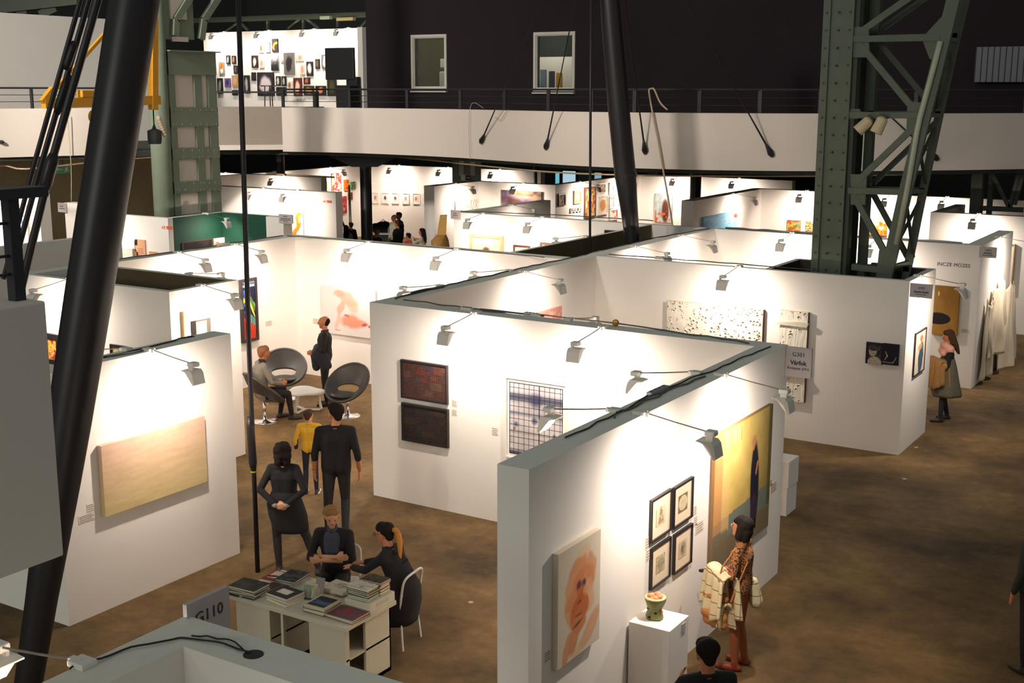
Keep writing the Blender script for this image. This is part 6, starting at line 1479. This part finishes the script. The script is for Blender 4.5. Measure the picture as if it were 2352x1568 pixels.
def skirt(t, name, m, rings, n=28, fold=.03):
    """rings: (z, cx, cy, rx, ry)"""
    b = MB(); vs = []
    for i, (z, cx, cy, rx, ry) in enumerate(rings):
        for j in range(n):
            a = 2*math.pi*j/n; k = 1+fold*(i/len(rings))*math.sin(6*a+1.1*i*.3)
            vs.append((cx+rx*k*math.cos(a), cy+ry*k*math.sin(a), z))
    fs = [(i*n+j, i*n+(j+1) % n, (i+1)*n+(j+1) % n, (i+1)*n+j) for i in range(len(rings)-1) for j in range(n)]
    b.add(vs, fs); o = b.build(name, m, t, smooth=True); q = o.modifiers.new('thickness', 'SOLIDIFY'); q.thickness = .012
    return o

# 1 tall man in black, walking away
J = joints(1.86, kneeL=(-.12, .05, .53), ankL=(-.13, .04, .09), toeL=(-.15, .22, .04), kneeR=(.1, .12, .54), ankR=(.1, -.06, .12), toeR=(.11, .08, .04), elL=(-.27, -.04, 1.2), wrL=(-.28, .0, .95), elR=(.28, -.05, 1.19), wrR=(.3, .02, .95))
t, hp = person('tall dark haired man in black sweater walking away across the booth', (-10.2, 11.95, 0), AW+4, J, C_BLACK, C_CHAR, SHOE_O, M_SKIN2, 'fade', HAIR_D, 'half', look=38, voxel=.0095, bulk=1.08)
MB().tube([(-.3, -.03, .985), (-.3, .03, .985), (-.26, .03, .985), (-.26, -.03, .985)], .008, 6, closed=True).build('wristwatch', M_BLACK, t)
# 2 boy in yellow
J = joints(1.27, kneeL=(-.08, .06, .36), ankL=(-.07, -.02, .08), kneeR=(.07, .02, .36), ankR=(.08, .0, .06), elL=(-.2, -.04, .82), wrL=(-.2, .0, .64))
t, hp = person('small boy in a yellow shirt ahead of the tall man', (-11.8, 13.25, 0), AW+0, J, C_YEL, C_NAVY, SHOE, M_SKIN, 'short', HAIR_B, 'half', look=-25, voxel=.0095)
garment(t, 'undershirt_sleeve', [((-.19, -.035, .84), (-.2, -.01, .7), .034, .03)], C_BLACK, .01)
for sx, yy_ in ((-.09, .03), (.09, .05)): MB().rbox(sx-.035, sx+.035, yy_-.08, yy_+.12, 0, .018, .006).build('shoe_sole', SHOE_W, t)
# 3 woman in black seen from behind, hands clasped
J = joints(1.66, True, hipL=(-.1, 0, .86), hipR=(.1, 0, .86), kneeL=(-.12, .02, .47), ankL=(-.1, 0, .085), toeL=(-.13, .16, .035), kneeR=(.26, .0, .46), ankR=(.4, -.03, .085), toeR=(.45, .12, .035), elL=(-.27, -.12, 1.1), wrL=(-.06, -.2, .93), elR=(.28, -.12, 1.1), wrR=(.06, -.21, .94), hdL=(1, .1, -.25), hdR=(-1, .1, -.25), pnL=(0, 1, 0), pnR=(0, 1, 0))
t, hp = person('curly haired woman in black with hands clasped behind her back', (-10.0, 10.75, 0), AW-4, J, C_BLACK, C_TIGHT, SHOE, M_SKIN, 'curly', HAIR_D, voxel=.0095, bulk=1.12)
skirt(t, 'skirt', C_BLACK, [(1.06, 0, 0, .15, .11), (1.0, 0, 0, .185, .145), (.9, .0, 0, .22, .17), (.75, .03, 0, .235, .165), (.6, .06, 0, .22, .15), (.55, .07, 0, .21, .145)])
for cc_ in (((-.09, -.19, .95), (-.07, -.2, .935), .034, .034), ((.09, -.2, .955), (.07, -.21, .94), .034, .034)): garment(t, 'cuff', [cc_], mat('light_cuff', (150, 142, 132), .9), .008)
# 4 bald topped man in black
J = joints(1.71, elL=(-.26, .02, 1.1), wrL=(-.12, .22, 1.02), hdL=(.5, 1, 0), elR=(.25, -.04, 1.1), wrR=(.12, .2, .98), hdR=(-.7, .7, -.1))
t, hp = person('standing man with receding dark hair in black, holding a dark jacket', (-15.05, 17.4, 0), AW+95, J, C_BLACK, C_BLACK, SHOE, M_SKIN2, 'balding', HAIR_D, voxel=.0105, bulk=1.28, look=6)
garment(t, 'folded_jacket', [((.2, .14, 1.06), (-.2, .14, 1.02), .09, .1), ((.18, .16, 1.0), (.1, .17, .8), .09, .07), ((-.05, .17, 1.0), (-.1, .16, .76), .1, .08), ((-.22, .1, 1.0), (-.24, .0, .78), .1, .08), ((-.2, .0, 1.0), (-.22, -.08, .8), .07, .06)], C_NAVY, .016)
# 5 bearded man seated
SE = dict(hipL=(-.09, 0, .52), hipR=(.09, 0, .52), pel=(0, -.02, .55), waist=(0, -.05, .7), chest=(0, -.04, .92), neck=(0, .0, 1.1), head=(0, .05, 1.25), kneeL=(-.14, .42, .52), kneeR=(.12, .42, .5), ankL=(-.13, .34, .085), ankR=(.1, .48, .085), toeL=(-.15, .5, .035), toeR=(.14, .64, .035))
J = joints(1.78, **SE, shL=(-.19, -.02, 1.03), shR=(.19, -.02, 1.03), elL=(-.27, .06, .76), elR=(.27, .08, .76), wrL=(-.08, .34, .68), wrR=(.06, .34, .67), hdL=(.6, .8, -.1), hdR=(-.6, .8, -.1))
t, hp = person('bearded man in a grey sweater sitting in a ring chair', (-15.2, 15.88, 0), AW-62, J, C_GREY, C_BLACK, SHOE, M_SKIN2, 'short', HAIR_G, voxel=.0105, bulk=1.18, look=10)
garment(t, 'beard', [(hp(-.035, .05, -.06), hp(.035, .05, -.06), .03, .03), (hp(0, .065, -.08), hp(0, .06, -.11), .032, .022)], HAIR_G, .008)
garment(t, 'collar', [((-.04, .0, 1.1), (.04, .0, 1.1), .062, .062)], C_BLACK, .011)
# 6 blond woman at the table, arms crossed
J = joints(1.7, True, **{**SE, 'chest': (0, 0, .92), 'neck': (0, .03, 1.09), 'head': (0, .07, 1.235)}, shL=(-.17, .0, 1.03), shR=(.17, .0, 1.03), elL=(-.24, .12, .78), elR=(.24, .12, .78), wrL=(.08, .24, .8), wrR=(-.08, .22, .84), hdL=(1, .0, -.05), hdR=(-1, .1, .0), pnL=(0, -1, 0), pnR=(0, -1, 0))
t, hp = person('blond woman with short swept hair sitting with crossed arms behind the table', (-8.58, 9.98, 0), AW+172, J, C_BLACK, C_BLACK, SHOE, M_SKIN, 'short', HAIR_BL, 'half', look=22, nod=-10, voxel=.0095)
garment(t, 'roll_neck', [((-.03, .065, .86), (-.025, .07, 1.02), .072, .066), ((.03, .065, .86), (.025, .07, 1.02), .072, .066), ((0, .03, 1.05), (0, .045, 1.13), .06, .058)], C_BLUE, .01)
# 7 ponytailed woman
J = joints(1.68, True, **{**SE, 'waist': (0, -.03, .7), 'chest': (0, .04, .9), 'neck': (0, .1, 1.07), 'head': (0, .16, 1.2)}, shL=(-.17, .08, 1.0), shR=(.17, .08, 1.0), elL=(-.2, .28, .84), elR=(.22, .26, .82), wrL=(-.1, .5, .8), wrR=(.08, .46, .8), hdL=(.4, 1, 0), hdR=(-.4, 1, 0), pnL=(0, 0, -1), pnR=(0, 0, -1))
t, hp = person('woman with glasses and a golden ponytail sitting at the right of the table', (-7.66, 9.92, 0), AW+66, J, C_BLACK, C_BLACK, SHOE, M_SKIN2, 'pony', HAIR_D, voxel=.0095, bulk=1.1, nod=-6)
m = MB()
for sg in (-1, 1): m.tube([hp(sg*.033+.022*math.cos(a), .1, .006+.02*math.sin(a)) for a in np.linspace(0, 6.28, 14)[:-1]], .0025, 5, closed=True); m.tube([hp(sg*.055, .1, .01), hp(sg*.078, -.01, .015)], .0025, 5)
m.build('glasses', M_BLACK, t)
skirt(t, 'coat', C_BLACK, [(.92, 0, .0, .14, .1), (.8, 0, -.02, .175, .14), (.65, 0, -.05, .22, .2), (.5, 0, .02, .24, .28), (.34, 0, .04, .25, .26), (.26, 0, .04, .24, .24)])
# 8 woman in leopard top
J = joints(1.63, True, ankL=(-.09, .0, .085), toeL=(-.11, .18, .035), ankR=(.1, -.04, .085), toeR=(.12, .14, .035), elL=(-.23, .02, 1.06), wrL=(-.06, .27, 1.02), hdL=(.6, .8, .1), elR=(.23, .02, 1.04), wrR=(.03, .26, .98), hdR=(-.3, 1, .1))
t, hp = person('dark haired woman in a leopard top looking up at the yellow painting', (-4.36, 11.3, 0), AW+62, J, M_LEO, C_RUST, SHOE_R, M_SKIN2, 'bob', HAIR_D, voxel=.0095, bulk=1.1, nod=10)
M_CHECK = check_mat()
def drape(t, name, m, P0, P1, drop, r, nf=5, seed=0, flare=1.25):
    """cloth folded over a line P0-P1, hanging down both sides with soft folds"""
    P0 = V3(*P0); P1 = V3(*P1); ax = (P1-P0)/np.linalg.norm(P1-P0); sd = np.cross(ax, V3(0, 0, 1)); sd /= np.linalg.norm(sd)
    nu, nv = 30, 22; vs = []
    for i in range(nu):
        u = i/(nu-1); c = P0+(P1-P0)*u
        for j in range(nv):
            w = j/(nv-1)*2-1; k = abs(w); fold = 1+.28*k*math.sin(u*math.pi*2*nf/2+seed+(1.5 if w > 0 else 0))
            off = r*math.sin(min(k*3, 1)*math.pi/2)*fold*(1 if w > 0 else -1)*(1+.5*k)
            z = r*math.cos(min(k*3, 1)*math.pi/2)-max(0, k-.33)/.67*drop*(1-.12*math.sin(u*7+seed)*(w > 0))
            q = c+ax*(u-.5)*(flare-1)*k*np.linalg.norm(P1-P0)+sd*off+V3(0, 0, z); vs.append(tuple(q))
    fs = [(i*nv+j, i*nv+j+1, (i+1)*nv+j+1, (i+1)*nv+j) for i in range(nu-1) for j in range(nv-1)]
    o = MB().add(vs, fs).build(name, m, t, smooth=True); q = o.modifiers.new('thickness', 'SOLIDIFY'); q.thickness = .03; q.offset = 0
    q = o.modifiers.new('soft', 'SUBSURF'); q.levels = 1; q.render_levels = 1
    return o
drape(t, 'checked_coat', M_CHECK, (-.02, .29, 1.02), (-.27, .02, 1.0), .40, .075, 6, 1.)
drape(t, 'coat_lining', M_CHECK, (-.08, .2, .72), (-.22, .06, .7), .22, .05, 4, 2.)
garment(t, 'shoulder_bag', [((-.16, .3, .62), (-.22, .12, .6), .06, .07), ((-.14, .3, .8), (-.2, .1, .8), .05, .05), ((-.17, .28, .54), (-.23, .1, .53), .05, .055)], C_TAN, .014)
MB().tube([(-.2, .2, .8), (-.24, .12, 1.15), (-.18, .0, 1.36), (-.12, -.1, 1.2), (-.24, .02, .8)], .009, 6).build('bag_strap', C_TAN, t)
garment(t, 'coat_tail', [((.1, -.1, .92), (.13, -.13, .7), .05, .075), ((.16, -.1, .9), (.2, -.12, .68), .035, .06)], M_CHECK, .012)
garment(t, 'camera', [((-.02, .37, .98), (.03, .37, .98), .028, .028), ((.0, .38, .98), (.0, .43, .97), .02, .02)], M_BLACK, .008)
m = MB()
for sg in (-1, 1): m.tube([hp(sg*.033+.02*math.cos(a), .1, .004+.017*math.sin(a)) for a in np.linspace(0, 6.28, 12)[:-1]], .0022, 5, closed=True)
m.build('glasses', mat('glasses_wire', (210, 190, 160), .3, metal=.6), t)
# 9 person at the bottom edge, seen from behind
q = at_z(1625, 1490, 1.62); J = joints(1.7, elL=(-.28, .06, 1.14), wrL=(-.1, .3, 1.22), elR=(.27, .08, 1.14), wrR=(.12, .3, 1.28), hdL=(.4, .8, .4), hdR=(-.2, .6, .6))
person('dark haired person in black seen from behind at the bottom edge', (q[0], q[1], 0), AW+12, J, C_BLACK, C_BLACK, SHOE, M_SKIN2, 'short', HAIR_D, voxel=.011, bulk=1.1, nod=-12)
# 10 woman with pink scarf and fur
J = joints(1.66, True, kneeL=(-.09, .06, .46), ankL=(-.12, .08, .1), toeL=(-.13, .24, .03), ankR=(.12, -.08, .1), toeR=(.13, .08, .03), elL=(-.23, .04, 1.05), wrL=(-.05, .24, 1.06), hdL=(.3, 1, .1), elR=(.24, .02, 1.05), wrR=(.06, .24, 1.0), hdR=(-.5, .8, .0))
t, hp = person('long haired woman with pink scarf and fur coat over her arm in the aisle', (-4.97, 22.5, 0), AW+82, J, C_BLACK, C_TIGHT, SHOE, M_SKIN2, 'long', HAIR_B, voxel=.012, nod=-14)
garment(t, 'pink_scarf', [((-.14, .0, 1.33), (.14, .0, 1.33), .085, .085), ((-.06, .06, 1.38), (.08, .06, 1.36), .075, .075), ((-.1, .1, 1.25), (.12, .08, 1.27), .06, .07)], C_PINK, .016)
drape(t, 'fur_lining', C_FUR, (.1, .26, 1.08), (-.26, .1, 1.06), .42, .08, 5, .5)
garment(t, 'fur_coat', [((.1, .22, 1.08), (-.2, .1, 1.05), .08, .09), ((.04, .24, 1.0), (.08, .26, .72), .08, .07), ((-.1, .24, 1.0), (-.12, .24, .66), .09, .08), ((-.22, .14, 1.0), (-.25, .12, .74), .07, .06), ((-.04, .28, .92), (-.02, .34, .68), .06, .05)], C_FUR, .016, 2)
skirt(t, 'dress', C_GDRESS, [(1.2, 0, .0, .13, .1), (1.12, 0, 0, .165, .13), (.98, .0, 0, .2, .17), (.75, .0, 0, .235, .22), (.52, .0, -.02, .26, .26), (.47, 0, -.02, .255, .25)], fold=.08)
garment(t, 'paper', [((-.02, .34, 1.08), (.04, .36, 1.08), .03, .03)], M_WHITE, .012)
# 11 dark coated visitor at the right edge
q = at_z(2352, 1300, 1.2); J = joints(1.72)
person('dark coated visitor cut by the right edge of the view', tuple(at_z(2366, 1545, 0)), AW+20, J, mat('dark_olive_coat', (44, 44, 34), .95), C_BLACK, SHOE, M_SKIN2, 'short', HAIR_D, voxel=.016, bulk=1.3, fing=False)
# far visitors round the table
def far(label, px, py, h, face, top, hair, hairm, D0=40.5, **kw):
    p = at_d(px, py, D0); z = 5.8-(py-208)/2918*D0; J = joints(h, kw.pop('fem', False), **kw.pop('J', {}))
    return person(label, (p[0], p[1], 0), face, J, top, C_BLACK, SHOE, kw.pop('skin', M_SKIN2), hair, hairm, voxel=.02, group='visitors round the far table', fing=False, **kw)
far('dark haired man in black leaning at the far table', 916, 487, 1.74, AW+120, C_BLACK, 'fade', HAIR_D, D0=42.5, bulk=1.3)
far('bald man in a pale shirt and dark jacket at the far table', 905, 490, 1.72, AW+130, C_LIN, None, None, D0=42, bulk=1.2)
far('dark coated person bending at the far table', 913, 503, 1.6, AW+60, C_BLACK, 'short', HAIR_B, D0=41, bulk=1.35)
far('blond child in a dark top by the black column', 866, 530, 1.46, AW-40, C_BLACK, 'bun', HAIR_BL, D0=39.5, bulk=1.25)
far('dark haired child in a red top at the far table', 938, 537, 1.45, AW+60, C_RED, 'short', HAIR_D, D0=38.8, bulk=1.25)
far('long haired woman in a linen top photographing, right of the far table', 970, 527, 1.66, AW+80, C_LIN, 'long', HAIR_D, D0=38.2, fem=True, J=dict(elL=(-.12, .25, 1.2), wrL=(-.03, .3, 1.38), elR=(.12, .25, 1.2), wrR=(.03, .32, 1.38)))
far('long haired girl in a pale blue shirt left of the black column', 795, 520, 1.56, AW+10, C_DENIM, 'long', HAIR_D, D0=40, fem=True)
far('girl in dark clothes with one arm raised, behind the pale blue girl', 806, 515, 1.5, AW+30, C_BLACK, 'short', HAIR_D, D0=41.5, fem=True, J=dict(elL=(-.22, .05, 1.38), wrL=(-.3, .08, 1.6), hdL=(-.2, 0, 1)))
# far table with bag and bottle
q = at_d(882, 540, 43.4); t = thing('far_table', 'white topped far table beside the black column', 'table', (q[0], q[1], 0), R(32))
MB().rbox(-.6, .6, -.35, .35, .9, .95, .01).build('table_top', M_WHITE, t); MB().box(-.55, .55, -.3, .3, .0, .9).build('dark_front', M_BLACK, t)
MB().box(-.2, .35, -.31, -.3, .45, .55).build('blue_strip', mat('teal_strip', (40, 110, 140), .5), t)
q = at_d(880, 520, 43.4); t2 = thing('dark_bag', 'dark blue bag standing on the far table', 'bag', (q[0], q[1], .951), R(32))
m = MB(); m.add(*cone_mesh((-.3, 0, .16), (.22, 0, .16), .16, .16)); m.add(*cone_mesh((-.1, 0, .2), (.1, 0, .22), .17, .17)); m.build('body', C_NAVY, t2, smooth=True); MB().tube([(-.15, 0, .3), (0, 0, .45), (.15, 0, .32)], .015, 6).build('handle', C_NAVY, t2)
q = at_d(893, 518, 43.2); MBo = MB().lathe([(.03, 0), (.04, .02), (.04, .15), (.015, .2), (.015, .24)], (q[0], q[1], .951), 12).build('water_bottle', mat('clear_bottle', (214, 220, 224), .2, alpha=.7), smooth=True); tag(MBo, 'clear water bottle beside the dark bag on the far table', 'bottle')
